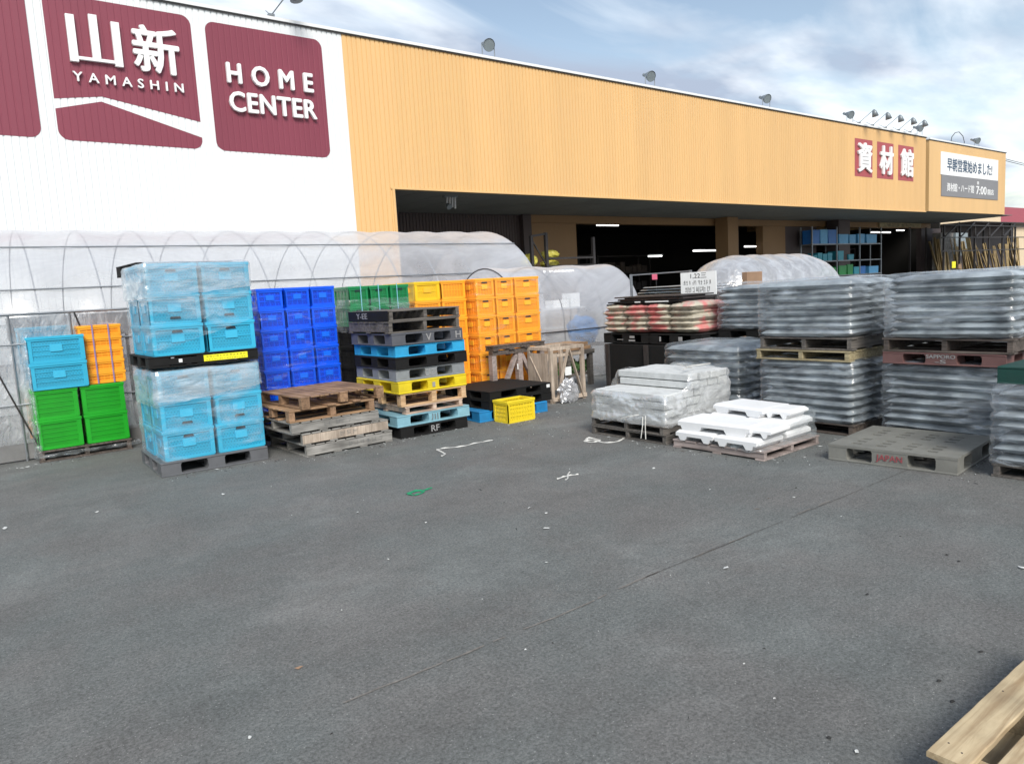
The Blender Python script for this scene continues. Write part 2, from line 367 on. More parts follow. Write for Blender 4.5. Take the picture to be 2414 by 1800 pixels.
plain('lamp_grey', (.22, .25, .27), .45, .15, 8, metal=.3); plain('lamp_glass', (.22, .26, .28), .15, .1, 3)
plain('banner_grey', (.22, .22, .23), .5, .04, 1); plain('banner_navy', (.03, .07, .13), .5, .05, 1)
plain('concrete', (.56, .58, .58), .85, .12, 9, bump=.2, bscale=80, dirt=.3, dirtcol=(.22, .22, .21)); plain('white_foam', (.74, .75, .76), .6, .03, 6)
plain('strap_white', (.62, .62, .59), .5, .18, 9, dirt=.35); plain('string_green', (.01, .22, .10), .5, .1, 9); plain('scrap_white', (.55, .56, .55), .6, .1, 20); plain('scrap_dark', (.02, .02, .02), .7, .1, 20)
plain('strap_purple', (.28, .22, .42), .4, .05, 9); plain('strap_cyan', (.2, .5, .6), .3, .05, 9); plain('tarp_blue', (.02, .17, .45), .5, .15, 5)
plain('sticker_yellow', (.85, .78, .02), .5, .05, 9); plain('ink', (.02, .02, .02), .6, .05, 9); plain('ink_red', (.30, .07, .08), .6, .15, 20); plain('ink_white', (.30, .30, .30), .6, .1, 20)
plain('ink_faint', (.14, .14, .14), .7, .1, 20); plain('card_white', (.8, .82, .82), .6, .03, 9)
plain('roof_red', (.30, .03, .04), .55, .1, 2); plain('cream_wall', (.72, .58, .40), .6, .05, 1); plain('roof_grey', (.4, .42, .43), .5, .08, 1)
plain('seam_tar', (.085, .083, .080), .8, .2, 12); plain('seam_sand', (.185, .172, .158), .9, .35, 25); plain('stain_wet', (.075, .075, .073), .55, .2, 4)
plain('kerb_grey', (.18, .18, .18), .85, .15, 6); plain('sheet_grey', (.30, .36, .40), .3, .2, 5, dirt=.3); plain('cardboard', (.30, .19, .12), .8, .1, 6); plain('plant_green', (.05, .12, .03), .7, .3, 14)
plain('cyan_bin', (.03, .32, .42), .4, .1, 6); plain('blue_bin', (.02, .16, .5), .4, .1, 6); plain('lightblue_bin', (.10, .38, .68), .4, .1, 6); plain('green_bin', (.02, .26, .06), .4, .1, 6)
plain('wire_black', (.02, .02, .02), .6, .1); plain('cloth_pink', (.6, .12, .2), .7, .1)
glow('tube_light', (1, .99, .96), 2.2)

# asphalt
def asphalt():
    m, n, l, p = mat('asphalt')
    t = n.new('ShaderNodeTexCoord')
    def noise_(s, d=6, r=.6, st=None, dist=0):
        z = n.new('ShaderNodeTexNoise'); z.inputs['Scale'].default_value = s; z.inputs['Detail'].default_value = d; z.inputs['Roughness'].default_value = r; z.inputs['Distortion'].default_value = dist
        if st:
            q = n.new('ShaderNodeMapping'); q.inputs['Scale'].default_value = st[0]; q.inputs['Rotation'].default_value = (0, 0, st[1]); l.new(t.outputs['Object'], q.inputs[0]); l.new(q.outputs[0], z.inputs['Vector'])
        else: l.new(t.outputs['Object'], z.inputs['Vector'])
        return z.outputs[0]
    def rng(s, a, b, c, d):
        q = n.new('ShaderNodeMapRange'); q.inputs[1].default_value = a; q.inputs[2].default_value = b; q.inputs[3].default_value = c; q.inputs[4].default_value = d; l.new(s, q.inputs[0]); return q.outputs[0]
    def mul(a, b):
        q = n.new('ShaderNodeMath'); q.operation = 'MULTIPLY'; l.new(a, q.inputs[0]); l.new(b, q.inputs[1]); return q.outputs[0]
    big = rng(noise_(.55, 4), .3, .7, .92, 1.08)
    mid = rng(noise_(2.3, 6, .7), .3, .7, .88, 1.12)
    tracks = rng(noise_(1.1, 5, .6, ((.18, 1.3, 1), R(12)), .4), .35, .7, .94, 1.10)
    fine = rng(noise_(60, 5, .9), .34, .66, .45, 1.65)
    worn = rng(noise_(.8, 6, .65, None, .8), .54, .70, 1.0, 1.28)
    mott = rng(noise_(16, 5, .8), .3, .7, .84, 1.18)
    val = mul(mul(mul(big, mid), mul(tracks, fine)), mul(worn, mott))
    ca = n.new('ShaderNodeMix'); ca.data_type = 'RGBA'; ca.inputs[6].default_value = (.124, .133, .130, 1); ca.inputs[7].default_value = (.130, .130, .126, 1)
    l.new(rng(noise_(.9, 3), .4, .6, 0, 1), ca.inputs[0])
    hs = n.new('ShaderNodeHueSaturation'); l.new(ca.outputs[2], hs.inputs['Color']); l.new(val, hs.inputs['Value'])
    vo = n.new('ShaderNodeTexVoronoi'); vo.inputs['Scale'].default_value = 62; l.new(t.outputs['Object'], vo.inputs['Vector'])
    spot = rng(vo.outputs['Distance'], .10, .17, 1, 0)
    sp2 = n.new('ShaderNodeSeparateColor'); l.new(vo.outputs['Color'], sp2.inputs[0])
    pick = rng(sp2.outputs[0], .72, .76, 0, .7)
    mx = n.new('ShaderNodeMix'); mx.data_type = 'RGBA'; l.new(mul(spot, pick), mx.inputs[0]); l.new(hs.outputs[0], mx.inputs[6]); mx.inputs[7].default_value = (.50, .50, .48, 1)
    pickd = rng(sp2.outputs[1], .86, .9, 0, .8)
    mx2 = n.new('ShaderNodeMix'); mx2.data_type = 'RGBA'; l.new(mul(spot, pickd), mx2.inputs[0]); l.new(mx.outputs[2], mx2.inputs[6]); mx2.inputs[7].default_value = (.02, .02, .02, 1)
    l.new(mx2.outputs[2], p.inputs['Base Color'])
    p.inputs['Roughness'].default_value = .82; p.inputs['Specular IOR Level'].default_value = .35
    bp = n.new('ShaderNodeBump'); bp.inputs['Strength'].default_value = .9; bp.inputs['Distance'].default_value = .006
    l.new(noise_(90, 4, .85), bp.inputs['Height']); l.new(bp.outputs[0], p.inputs['Normal'])
asphalt()

# ---------------------------------------------------------------- ground
b = MB(); b.add([(-300, -300, 0), (500, -300, 0), (500, 500, 0), (-300, 500, 0)], [(0, 1, 2, 3)])
tag(b.build('ground', 'asphalt'), kind='structure')
def ribbon(pts, w, z, seed=0, wob=.0, n=40):
    r_ = random.Random(seed); out = []
    pts = [Vector((p[0], p[1], 0)) for p in pts]
    segs = len(pts) - 1; rows = []
    for i in range(segs):
        for k in range(n):
            p = pts[i].lerp(pts[i + 1], k / n); d = (pts[i + 1] - pts[i]).normalized(); u = Vector((-d.y, d.x, 0))
            off = wob * (noise.noise(Vector((p.x * 3, p.y * 3, seed))) + .5 * noise.noise(Vector((p.x * 11, p.y * 11, seed))))
            ww = w * (.55 + .9 * abs(noise.noise(Vector((p.x * 9, p.y * 9, seed + 5)))) + .2 * r_.random())
            rows.append([tuple(p + u * (off - ww / 2) + Vector((0, 0, z))), tuple(p + u * (off + ww / 2) + Vector((0, 0, z)))])
    return MB().grid(rows)
def broken(pts, w, z, seed, wob, thr, name, m_):
    full = ribbon(pts, w, z, seed, wob, 60); o = MB(); rows = [full.v[i:i + 2] for i in range(0, len(full.v), 2)]; run = []
    for i, r_ in enumerate(rows):
        if noise.noise(Vector((i * .11, seed * 3.1, 0))) > thr: run.append(r_)
        else:
            if len(run) > 2: o.grid(run)
            run = []
    if len(run) > 2: o.grid(run)
    return tag(o.build(name, m_), kind='structure')
broken([(7.5, 2.89), (6.29, 2.89), (5.0, 2.885), (3.94, 2.89), (3.1, 2.89)], .0065, .004, 3, .007, -.45, 'pavement_seam', 'seam_tar')
broken([(5.2, 2.90), (3.94, 2.895), (3.1, 2.895), (2.65, 2.87), (1.82, 2.87), (1.1, 2.88)], .013, .004, 5, .010, -.12, 'pavement_crack', 'seam_sand')
def blot(cx, cy, rx, ry, name, m, seed, z=.004):
    vs = [(cx + math.cos(a) * rx * (1 + .45 * noise.noise(Vector((math.cos(a) * 2, math.sin(a) * 2, seed)))), cy + math.sin(a) * ry * (1 + .45 * noise.noise(Vector((math.cos(a) * 2, math.sin(a) * 2, seed + 9)))), z) for a in [2 * PI * k / 48 for k in range(48)]]
    return tag(MB().add(vs, [tuple(range(48))]).build(name, m), kind='structure')

# ---------------------------------------------------------------- store building
YF, YB = 17.5, 22.4
PITCH = .13
def corr_cols(x0, x1, extra=()):
    xs = set([x0, x1] + [e for e in extra if x0 < e < x1]); k = math.floor(x0 / PITCH)
    while k * PITCH < x1:
        for f in (.0, .74, .80, .94):
            x = (k + f) * PITCH
            if x0 < x < x1: xs.add(round(x, 5))
        k += 1
    return sorted(xs)
def corr_y(x, depth=.019):
    t = (x / PITCH) % 1.0
    if t < .74: return 0
    if t < .80: return depth * (t - .74) / .06
    if t < .94: return depth
    return depth * (1 - t) / .06
def corr(mb, x0, x1, z0, z1, y, off=0, extra=(), mi=0):
    k_ = .3 if off else 1
    f0 = z0 if callable(z0) else (lambda x: z0); f1 = z1 if callable(z1) else (lambda x: z1)
    rows = [[(x, y + corr_y(x) * k_ - off, f0(x)), (x, y + corr_y(x) * k_ - off, f1(x))] for x in corr_cols(x0, x1, extra)]
    mb.grid(rows, mi); return mb
bld = thing('store_building', 'long corrugated home centre building, white wall then orange fascia over an open bay', 'building', (0, 0, 0))
corr(MB(), -16, 8.7, 0, 8.29, YF).build('white_wall', 'white_paint', bld)
m_ = corr(MB(), 8.7, 40.75, 4.61, 8.29, YF); corr(m_, 8.7, 9.8, 0, 4.61, YF); m_.build('orange_wall', 'orange_paint', bld)
MB().box(41.15, 51.3, YF, YB + 6, 4.62, 8.22).build('sign_bay', 'orange_paint', bld)
MB().box(40.76, 41.14, YF + .5, YF + 1, 4.62, 8.1).build('gap_panel', 'brown_wall_and_shadow', bld)
MB().box(-16, 40.8, YF - .06, YF + .45, 8.294, 8.365).box(41.1, 51.34, YF - .05, YF + .4, 8.224, 8.30).build('roof_flashing', 'flashing', bld)
MB().box(-16, 40.8, YF - .035, YF - .002, 8.262, 8.292).box(41.1, 51.34, YF - .03, YF - .002, 8.19, 8.222).build('gutter_strip', 'flash_dark', bld)
MB().box(9.75, 40.8, YF - .03, YF + .1, 4.56, 4.608).box(9.79, 9.86, YF - .03, YF + .1, 0, 4.558).build('fascia_trim', 'orange_paint', bld)
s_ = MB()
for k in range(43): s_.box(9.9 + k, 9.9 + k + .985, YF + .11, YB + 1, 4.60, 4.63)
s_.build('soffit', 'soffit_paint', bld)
MB().box(-16, 52, YF + .5, 60, 8.0, 8.1).build('roof', 'roof_grey', bld)
MB().box(9.87, 9.95, YF + .11, YB, 0, 4.59).build('bay_side_wall', 'brown_wall_and_shadow', bld)
corr(MB(), 9.96, 17.9, 0, 4.59, YB).build('back_wall', 'brown_wall_and_shadow', bld)
w = MB()
w.box(17.9, 18.3, YB - .25, YB + .2, 0, 4.59, 1)  # dark strip painted in for the shadow down the wall's left edge
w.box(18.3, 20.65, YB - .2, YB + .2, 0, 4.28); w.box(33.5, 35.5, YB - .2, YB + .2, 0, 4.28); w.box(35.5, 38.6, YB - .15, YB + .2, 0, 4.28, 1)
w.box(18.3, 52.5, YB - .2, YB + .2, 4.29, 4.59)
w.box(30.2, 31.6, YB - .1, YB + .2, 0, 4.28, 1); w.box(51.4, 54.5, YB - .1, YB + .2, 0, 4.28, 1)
w.build('shop_front_wall', ['shaded_orange_paint', 'brown_wall_and_shadow'], bld)
for x, w_, m__ in ((29.5, .8, 'shaded_orange_paint'), (39.4, 1.2, 'brown_wall_and_shadow')): MB().box(x, x + w_, YB - 1.0, YB - .3, 0, 4.59).build('pillar', m__, bld)
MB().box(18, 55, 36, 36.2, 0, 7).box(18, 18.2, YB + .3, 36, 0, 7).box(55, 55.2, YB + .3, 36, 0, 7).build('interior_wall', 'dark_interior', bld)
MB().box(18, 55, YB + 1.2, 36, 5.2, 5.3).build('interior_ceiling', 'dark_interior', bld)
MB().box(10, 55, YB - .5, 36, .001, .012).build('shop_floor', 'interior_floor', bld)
MB().box(45.4, 50.9, YB - .30, YB - .21, 4.32, 4.58).build('entrance_sign_board', 'wood_straw', bld)
marks('ink', bld, 46.3, 49.8, 4.36, 4.54, YB - .301, 'entrance_marks', 6, 7)

# signs painted on the corrugated wall
def rr_funcs(x0, x1, z0, z1, r, corners=(1, 1, 1, 1)):      # corners: tl, tr, br, bl
    def drop(x, cl, crr):
        if x < x0 + r and cl: return r - math.sqrt(max(0, r * r - (x0 + r - x) ** 2))
        if x > x1 - r and crr: return r - math.sqrt(max(0, r * r - (x - x1 + r) ** 2))
        return 0
    top = lambda x: z1 - drop(x, corners[0], corners[1])
    bot = lambda x: z0 + drop(x, corners[3], corners[2])
    ex = [x0 + r * (1 - math.cos(a * PI / 16)) for a in range(9)] + [x1 - r * (1 - math.cos(a * PI / 16)) for a in range(9)]
    return bot, top, ex
def pl(pts):
    def f(x):
        for (a, za_), (b_, zb_) in zip(pts, pts[1:]):
            if x <= b_: return za_ + (zb_ - za_) * (max(x, a) - a) / (b_ - a)
        return pts[-1][1]
    return f
sg = thing('wall_sign', 'plain maroon rounded square sign at the far left end of the white wall', 'sign', (0, 0, 0), 0, 'maroon signs on the white wall')
bt, tp, ex = rr_funcs(-.72, 2.05, 5.26, 8.07, .2); corr(MB(), -.72, 2.05, bt, tp, YF, .004, ex).build('sign_panel', 'maroon_paint', sg)
sg = thing('wall_sign', 'maroon rounded square sign with white characters and a white mountain line', 'sign', (0, 0, 0), 0, 'maroon signs on the white wall')
bt, tp, ex = rr_funcs(2.34, 5.11, 5.25, 8.07, .2)
st = pl([(2.3, 6.035), (3.2, 6.17), (5.2, 5.82)]); sb = pl([(2.3, 5.84), (3.18, 6.07), (5.2, 5.475)])
m_ = MB(); corr(m_, 2.34, 5.11, st, tp, YF, .004, ex + [3.2]); corr(m_, 2.34, 5.11, bt, sb, YF, .004, ex + [3.18]); m_.build('sign_panel', 'maroon_paint', sg)
c = MB()                                                   # the mountain character, then the second character stroke by stroke
for (xa, xb, zt, zb2) in ((2.70, 2.85, 7.69, 6.79), (3.11, 3.26, 7.75, 6.90), (3.51, 3.66, 7.67, 6.79)): c.box(xa, xb, YF - .09, YF - .01, zb2, zt)
c.box(2.851, 3.509, YF - .088, YF - .01, 6.84, 6.899)
c.build('mountain_character', 'letter_white', sg)
text_fit('新', 'letter_white', sg, 3.87, 4.80, 6.75, 7.71, YF - .05, 'new_character', .04, .022)
text_fit('YAMASHIN', 'letter_white', sg, 2.71, 4.81, 6.41, 6.60, YF - .05, 'name_lettering', .03, .012, 1.75)
sg = thing('wall_sign', 'maroon rounded square sign reading HOME CENTER in white letters', 'sign', (0, 0, 0), 0, 'maroon signs on the white wall')
bt, tp, ex = rr_funcs(5.41, 8.14, 5.25, 8.03, .2); corr(MB(), 5.41, 8.14, bt, tp, YF, .004, ex).build('sign_panel', 'maroon_paint', sg)
text_fit('HOME', 'letter_white', sg, 5.77, 7.81, 6.74, 7.19, YF - .06, 'top_lettering', .04, .028, 1.75)
text_fit('CENTER', 'letter_white', sg, 5.77, 7.84, 6.12, 6.57, YF - .06, 'bottom_lettering', .04, .024, 1.06)
for ch, x0, desc in (('資', 33.62, 'leftmost'), ('材', 35.68, 'middle'), ('館', 37.77, 'rightmost')):
    sg = thing('character_sign', '%s of the three square red signs with one white character on the orange fascia' % desc, 'sign', (0, 0, 0), 0, 'red character signs on the fascia')
    corr(MB(), x0, x0 + 1.62, 6.03, 7.71, YF, .004).build('sign_panel', 'red_sign_paint', sg)
    text_fit(ch, 'letter_white', sg, x0 + .17, x0 + 1.47, 6.22, 7.55, YF - .05, 'character', .04, .030)
sg = thing('banner_sign', 'white over grey banner with Japanese writing and 7:00 on the orange bay', 'sign')
MB().box(42.45, 50.1, YF - .03, YF - .004, 6.535, 7.71).build('white_field', 'letter_white', sg)
MB().box(42.55, 50.15, YF - .03, YF - .004, 5.43, 6.532).build('grey_field', 'banner_grey', sg)
text_fit('早朝営業始めました!', 'banner_navy', sg, 43.2, 49.2, 6.76, 7.44, YF - .037, 'top_lettering', .004, .014)
text_fit('資材館・ハード館', 'letter_white', sg, 43.2, 46.7, 5.70, 6.14, YF - .037, 'lower_lettering', .004, .012)
text_fit('7:00', 'letter_white', sg, 47.0, 48.45, 5.66, 6.12, YF - .037, 'time_lettering', .004, .016)
text_fit('朝', 'letter_white', sg, 47.1, 47.35, 6.19, 6.38, YF - .037, 'morning_character', .004, .012)
text_fit('開店', 'letter_white', sg, 48.6, 49.5, 5.68, 6.0, YF - .037, 'opening_lettering', .004, .012)

# floodlights on the parapet
def floodlight(x, zb_, s, label, turn, y=YF + .05):
    t = thing('floodlight', label, 'floodlight', (x, y, zb_), R(turn), 'round floodlights on the roof edge')
    MB().tube([(-.20 * s, 0, 0), (-.20 * s, 0, .32 * s)], .014, 6).tube([(.20 * s, 0, 0), (.20 * s, 0, .32 * s)], .014, 6).tube([(-.20 * s, 0, .0), (.20 * s, 0, .0)], .014, 6).tube([(0, 0, -.1), (0, 0, 0)], .02, 6).build('bracket', 'lamp_grey', t)
    prof = [(.05, .22), (.09, .20), (.12, .10), (.17, .0), (.19, -.08), (.185, -.10)]
    tilt = R(22); rows = []
    for r, d in prof:
        row = []
        for k in range(20):
            a = 2 * PI * k / 20; x_, z_, y_ = r * s * math.cos(a), r * s * math.sin(a), d * s
            row.append((x_, y_ * math.cos(tilt) - z_ * math.sin(tilt), .34 * s + z_ * math.cos(tilt) + y_ * math.sin(tilt)))
        rows.append(row)
    h = MB().grid(rows, closed=True); h.add(rows[0], [tuple(range(20))]); hh = h.build('housing', 'lamp_grey', t, smooth=True)
    MB().tube([(0, .2 * s, .40 * s), (0, .36 * s, .48 * s)], .06 * s, 8).build('ballast', 'lamp_grey', t)
    row = [(p[0] * .97, p[1] + .02, p[2] * .97 + .01) for p in rows[-1]]
    MB().add(row, [tuple(range(20))]).build('lens', 'lamp_glass', hh)
for x, lab in ((13.25, 'largest round floodlight on the orange roof edge, nearest the white wall'), (20.05, 'second round floodlight on the orange roof edge from the white wall'),
               (26.85, 'third round floodlight on the orange roof edge from the white wall'), (33.3, 'round floodlight on the roof edge just before the row of small arm lamps'),
               (40.15, 'round floodlight on the roof edge at the gap beside the banner bay')):
    floodlight(x, 8.38, .95, lab, -12)
floodlight(47.2, 8.30, .95, 'round floodlight on the roof edge above the banner', -12)
def armlamp(x, s, label, dx):
    t = thing('arm_lamp', label, 'lamp', (x, YF, 8.40), 0, 'arm lamps on the roof edge')
    MB().tube([(0, 0, 0), (dx * s, -.55 * s, .5 * s)], .014, 6).tube([(0, 0, 0), (0, .3 * s, .2 * s)], .01, 6).box(-.07, .07, -.05, .05, -.02, .03).build('arm', 'lamp_grey', t)
    MB().tube([(dx * s, -.55 * s, .52 * s), (dx * s + .02, -.58 * s, .42 * s), (dx * s + .04, -.62 * s, .2 * s)], [.04 * s, .10 * s, .15 * s], 12).build('shade', 'lamp_grey', t, smooth=True)
armlamp(6.95, 1.0, 'lone arm lamp on the roof edge above the white wall', .35)
for i, x in enumerate((34.0, 35.25, 36.47, 37.78, 38.98)):
    armlamp(x, .95, ['first', 'second', 'third', 'fourth', 'fifth'][i] + ' small arm lamp above the three red characters, counted from the white wall', .3)
t = thing('roof_aerial', 'bent loop aerial on the roof edge above the banner bay', 'aerial', (44.6, YF, 8.3))
MB().tube([(-.9, 0, 0), (-.8, 0, .25), (-.4, 0, .5), (.1, 0, .58), (.6, 0, .4), (.8, 0, .1), (.75, 0, -.05)], .018, 6).build('loop', 'wire_black', t)
MB().tube([(-.8, 0, .02), (.7, 0, -.02)], .03, 6).build('rail', 'lamp_grey', t)
for i, z in enumerate((8.42, 8.32)):
    tag(MB().tube([(48.0 + k * 5, YF + 1 + k * .4, z + (.02 - .012 * i) * k * k * .25) for k in range(16)], .02, 5).build('power_cable', 'wire_black'), ('upper' if i == 0 else 'lower') + ' of the two overhead cables leaving the banner bay', 'cable', 'overhead cables')
# lamps under and inside
t = thing('hanging_lamp_bracket', 'cluster of pale pipes and a lamp hanging under the canopy soffit', 'lamp', (12.3, 18.5, 4.2))
for k in range(4): MB().tube([(-.14 + .09 * k, 0, .4), (-.18 + .11 * k, .02 * k, .08 - .03 * (k % 2))], .03, 8).build('pipe', 'steel_white', t)
MB().box(-.25, .2, -.05, .1, .36, .405).build('mounting_plate', 'lamp_grey', t); MB().tube([(-.16, 0, .16), (-.16, -.12, .06)], [.05, .09], 10).build('lamp_head', 'lamp_grey', t)
TL = [(20.9, 21.3, 4.55, 24), (22.6, 23.6, 4.55, 25), (22.0, 23.3, 4.25, 23.4), (25.1, 26.0, 2.92, 22.9), (28.2, 30.0, 3.12, 23.0), (32.2, 33.3, 3.28, 22.9), (44.9, 47.4, 4.02, 23.0), (48.2, 49.2, 4.15, 23.2), (19.0, 20.6, 2.42, 20.6)]
TLL = ['short tube lamp at the door edge of the dark shop, topmost', 'tube lamp at the top of the wide shop door', 'long tube lamp just under the top of the wide shop door', 'tube lamp low in the wide shop door above the clear tunnel end',
       'long tube lamp low beside the pillar in the wide shop door', 'tube lamp in the narrow shop door right of the pillar', 'long tube lamp under the straw coloured sign of the far entrance', 'short tube lamp beside the straw coloured sign of the far entrance', 'tube lamp just above the low clear tunnel']
for (xa, xb, z, y), lab in zip(TL, TLL):
    k = y / YB
    t = thing('tube_lamp', lab, 'lamp', (xa * k, y, 1.72 + (z - 1.72) * k), 0, 'tube lamps in the shop')
    L_ = (xb - xa) * k
    MB().box(0, L_, -.06, .06, .03, .08).build('fitting', 'steel_white', t)
    MB().tube([(0.01, 0, 0), (L_ - .01, 0, 0)], .03, 8).build('tube', 'tube_light', t)

# shop interior racks so the bay is not an empty box
def shelf_rack(name, label, cat, x0, x1, y, levels, depth, mt, group=None, posts=2, zt=None):
    t = thing(name, label, cat, (x0, y, 0), 0, group); zt = zt or levels[-1] + .05
    for k in range(posts):
        xx = (x1 - x0) * k / (posts - 1)
        MB().box(xx - .04, xx + .04, 0, .06, 0, zt).box(xx - .04, xx + .04, depth - .06, depth, 0, zt).build('post', mt, t)
    for z in levels: MB().box(.042, x1 - x0 - .042, 0, depth, z - .06, z).build('shelf', mt, t)
    return t
for i, (x0, x1, y) in enumerate(((22, 26, 27), (27.5, 31.5, 28), (42.5, 45, 26), (46.2, 50, 26))):
    t = shelf_rack('warehouse_rack', ['dark rack deep inside the wide shop door', 'dark rack behind the pillar inside the wide shop door', 'dark rack just inside the far entrance', 'dark rack at the back of the far entrance'][i], 'rack', x0, x1, y, [.6, 1.5, 2.4, 3.3], .9, 'steel_dark', 'racks inside the shop')
    for z in (.6, 1.5, 2.4):
        q = MB(); xx = .1
        while xx < x1 - x0 - .5:
            w_ = rnd.uniform(.25, .5); q.box(xx, xx + w_, .1, .7, z + .002, z + rnd.uniform(.25, .6)); xx += w_ + .06
        q.build('stock', rnd.choice(['wood_dark', 'steel_dark', 'cardboard']), t)
# blue bins shelf by the far entrance
t = shelf_rack('bin_shelf', 'tall steel shelf of blue, cyan and green bins beside the far entrance', 'shelf', 38.5 * .95, 46.3 * .95, 21.3, [.7, 1.6, 2.4, 3.3], .7, 'galvanised', None, 4, 4.2)
def bins(z, spec):
    for i, (xa, xb, h, mt) in enumerate(spec):
        r_ = tag(MB().prism([(xa + .03, 0), (xb - .03, 0), (xb, h), (xa, h)], 'y', .02, .6).build('storage_bin', mt, loc=(38.5 * .95, 21.3, z + .003)), None, 'bin', 'bins on the tall steel shelf')
        yield r_
cols = {'blue_bin': 'blue', 'lightblue_bin': 'light blue', 'cyan_bin': 'cyan', 'green_bin': 'green'}
rows_ = [(3.3, 'top shelf', [(.05, .75, .72, 'blue_bin'), (.8, 1.55, .74, 'lightblue_bin'), (1.6, 2.55, .74, 'blue_bin'), (2.7, 3.7, .5, 'lightblue_bin'), (3.8, 4.5, .48, 'lightblue_bin'), (4.75, 5.5, .52, 'lightblue_bin'), (5.7, 6.9, .5, 'lightblue_bin')]),
         (2.4, 'middle shelf', [(.1, .5, .3, 'cyan_bin'), (.55, 1.0, .42, 'cyan_bin'), (1.05, 1.5, .36, 'cyan_bin'), (1.55, 2.0, .4, 'cyan_bin'), (2.6, 3.2, .5, 'cyan_bin'), (3.7, 4.3, .3, 'cyan_bin')]),
         (1.6, 'low shelf', [(.9, 1.7, .45, 'green_bin'), (1.8, 2.4, .42, 'green_bin'), (2.7, 3.5, .5, 'green_bin'), (3.6, 4.2, .55, 'green_bin'), (4.3, 4.9, .4, 'cyan_bin'), (5.0, 5.6, .42, 'blue_bin'), (6.0, 7.1, .4, 'lightblue_bin')])]
ordn = ['first', 'second', 'third', 'fourth', 'fifth', 'sixth', 'seventh', 'eighth', 'ninth', 'tenth', 'eleventh']
for z, nm, spec in rows_:
    for i, (o, s_) in enumerate(zip(bins(z, spec), spec)): o['label'] = '%s bin, %s from the left on the %s of the steel shelf' % (cols[s_[3]], ordn[i], nm)
# yellow sack rack by the bay wall
t = thing('pallet_rack', 'rusty dark tube rack carrying yellow sacks at the shop wall', 'rack', (0, 0, 0))
for x, zt in ((15.65, 3.5), (16.28, 3.6), (18.45, 3.45)): MB().box(x - .05, x + .05, 18.95, 19.05, 0, zt).build('post', 'steel_dark', t)
MB().bar((15.65, 19, 3.48), (16.28, 19, 3.56), .07).bar((15.65, 19, 3.4), (16.28, 19, 2.5), .04).build('brace', 'steel_dark', t)
for z in (2.46, 2.72): MB().box(16.34, 18.39, 18.95, 19.05, z, z + .06).build('rail', 'steel_dark', t)
MB().box(15.3, 18.3, 19.06, 19.9, 2.40, 2.455).build('deck', 'steel_dark', t)

# bags ------------------------------------------------------------
def pillow(L, W, H, seed, nu=22, nv=12, amp=.12):
    top, bot = [], []
    for i in range(nu + 1):
        u = -1 + 2 * i / nu; rt, rb = [], []
        for j in range(nv + 1):
            v = -1 + 2 * j / nv
            pin = 1 - .05 * (u * u) * (v * v)
            eu = (1 - abs(u) ** 6) ** .5 if abs(u) < 1 else 0; ev = (1 - abs(v) ** 4) ** .6 if abs(v) < 1 else 0
            h = eu * ev
            nz_ = noise.noise(Vector((u * 2.5, v * 1.5, seed))) + .5 * noise.noise(Vector((u * 7, v * 5, seed + 3)))
            x, y = u * L / 2 * pin + .014 * noise.noise(Vector((v * 4, seed, 1))), v * W / 2 * pin * (1 + .07 * noise.noise(Vector((u * 2.5, seed, 2))))
            rt.append((x, y, H / 2 + h * H / 2 * (1 + amp * nz_))); rb.append((x, y, H / 2 - h * H / 2 * (1 + amp * .5 * noise.noise(Vector((u * 3, v * 3, seed + 8))))))
        top.append(rt); bot.append(rb)
    m_ = MB(); m_.grid(top); m_.grid([list(reversed(r)) for r in bot]); return m_
PIL = {}
def bag(key, L, W, H, mt, name, label, cat, loc, rz, group):
    k = rnd.randrange(5); kk = (key, k)
    if kk not in PIL:
        PIL[kk] = pillow(L, W, H, k * 7.3 + len(key)).build(name, mt, smooth=True); o = PIL[kk]
    else:
        o = PIL[kk].copy(); C.objects.link(o)
    o.location = loc; o.rotation_euler = (rnd.uniform(-.014, .014), rnd.uniform(-.014, .014), rz + rnd.uniform(-.02, .02))
    tag(o, label, cat, group); return o
YS = [(15.88, 2.46, .27, .46, 'plump yellow sack at the left end of the tube rack'), (16.78, 2.46, .34, .26, 'flattened yellow sack under another in the middle of the tube rack'), (16.80, 2.73, .33, .33, 'plump yellow sack on top in the middle of the tube rack')]

# lumber racks at the far right
t = thing('lumber_rack', 'dark steel frame rack for upright lumber beyond the far entrance', 'rack')
for x in (49, 51.3, 53.6, 55.9, 58.2, 60.5): MB().box(x - .05, x + .05, 19.9, 20, 0, 4.3).box(x - .05, x + .05, 21.9, 22, 0, 4.3).build('post', 'steel_dark', t)
for z in (2.62, 3.45, 4.2): MB().box(48.5, 62, 19.82, 19.89, z, z + .06).build('rail', 'steel_dark', t)
for x in (49, 51.3, 53.6, 55.9, 58.2): MB().bar((x, 19.86, 3.55), (x + 2, 19.86, 4.4), .06).build('brace', 'steel_dark', t)
lr = random.Random(4)
for i in range(40):
    x = 50.0 + i * .36 + lr.uniform(-.08, .08); lean = lr.choice([-.7, -.5, .0, .1, -.3]); h = lr.uniform(2.4, 3.7); w_ = lr.uniform(.10, .34)
    o = MB().bar((x, 20.2 + lr.uniform(0, .5), 0), (x + lean, 20.9, h), w_, .04).build('timber_board', 'lumber')
    tag(o, 'upright timber board leaning in the dark lumber rack', 'board', 'boards leaning in the lumber rack')
t = thing('shed_backdrop', 'dark backdrop built as an open shed behind the leaning boards beyond the far entrance', 'shed')  # shed added as a dark backdrop against the bright cream wall
MB().box(55.2, 70, 23.2, 23.4, 0, 4.55).build('back_wall', 'brown_wall_and_shadow', t); MB().box(55.2, 70, 20.6, 23.5, 4.56, 4.62).build('roof', 'steel_dark', t)
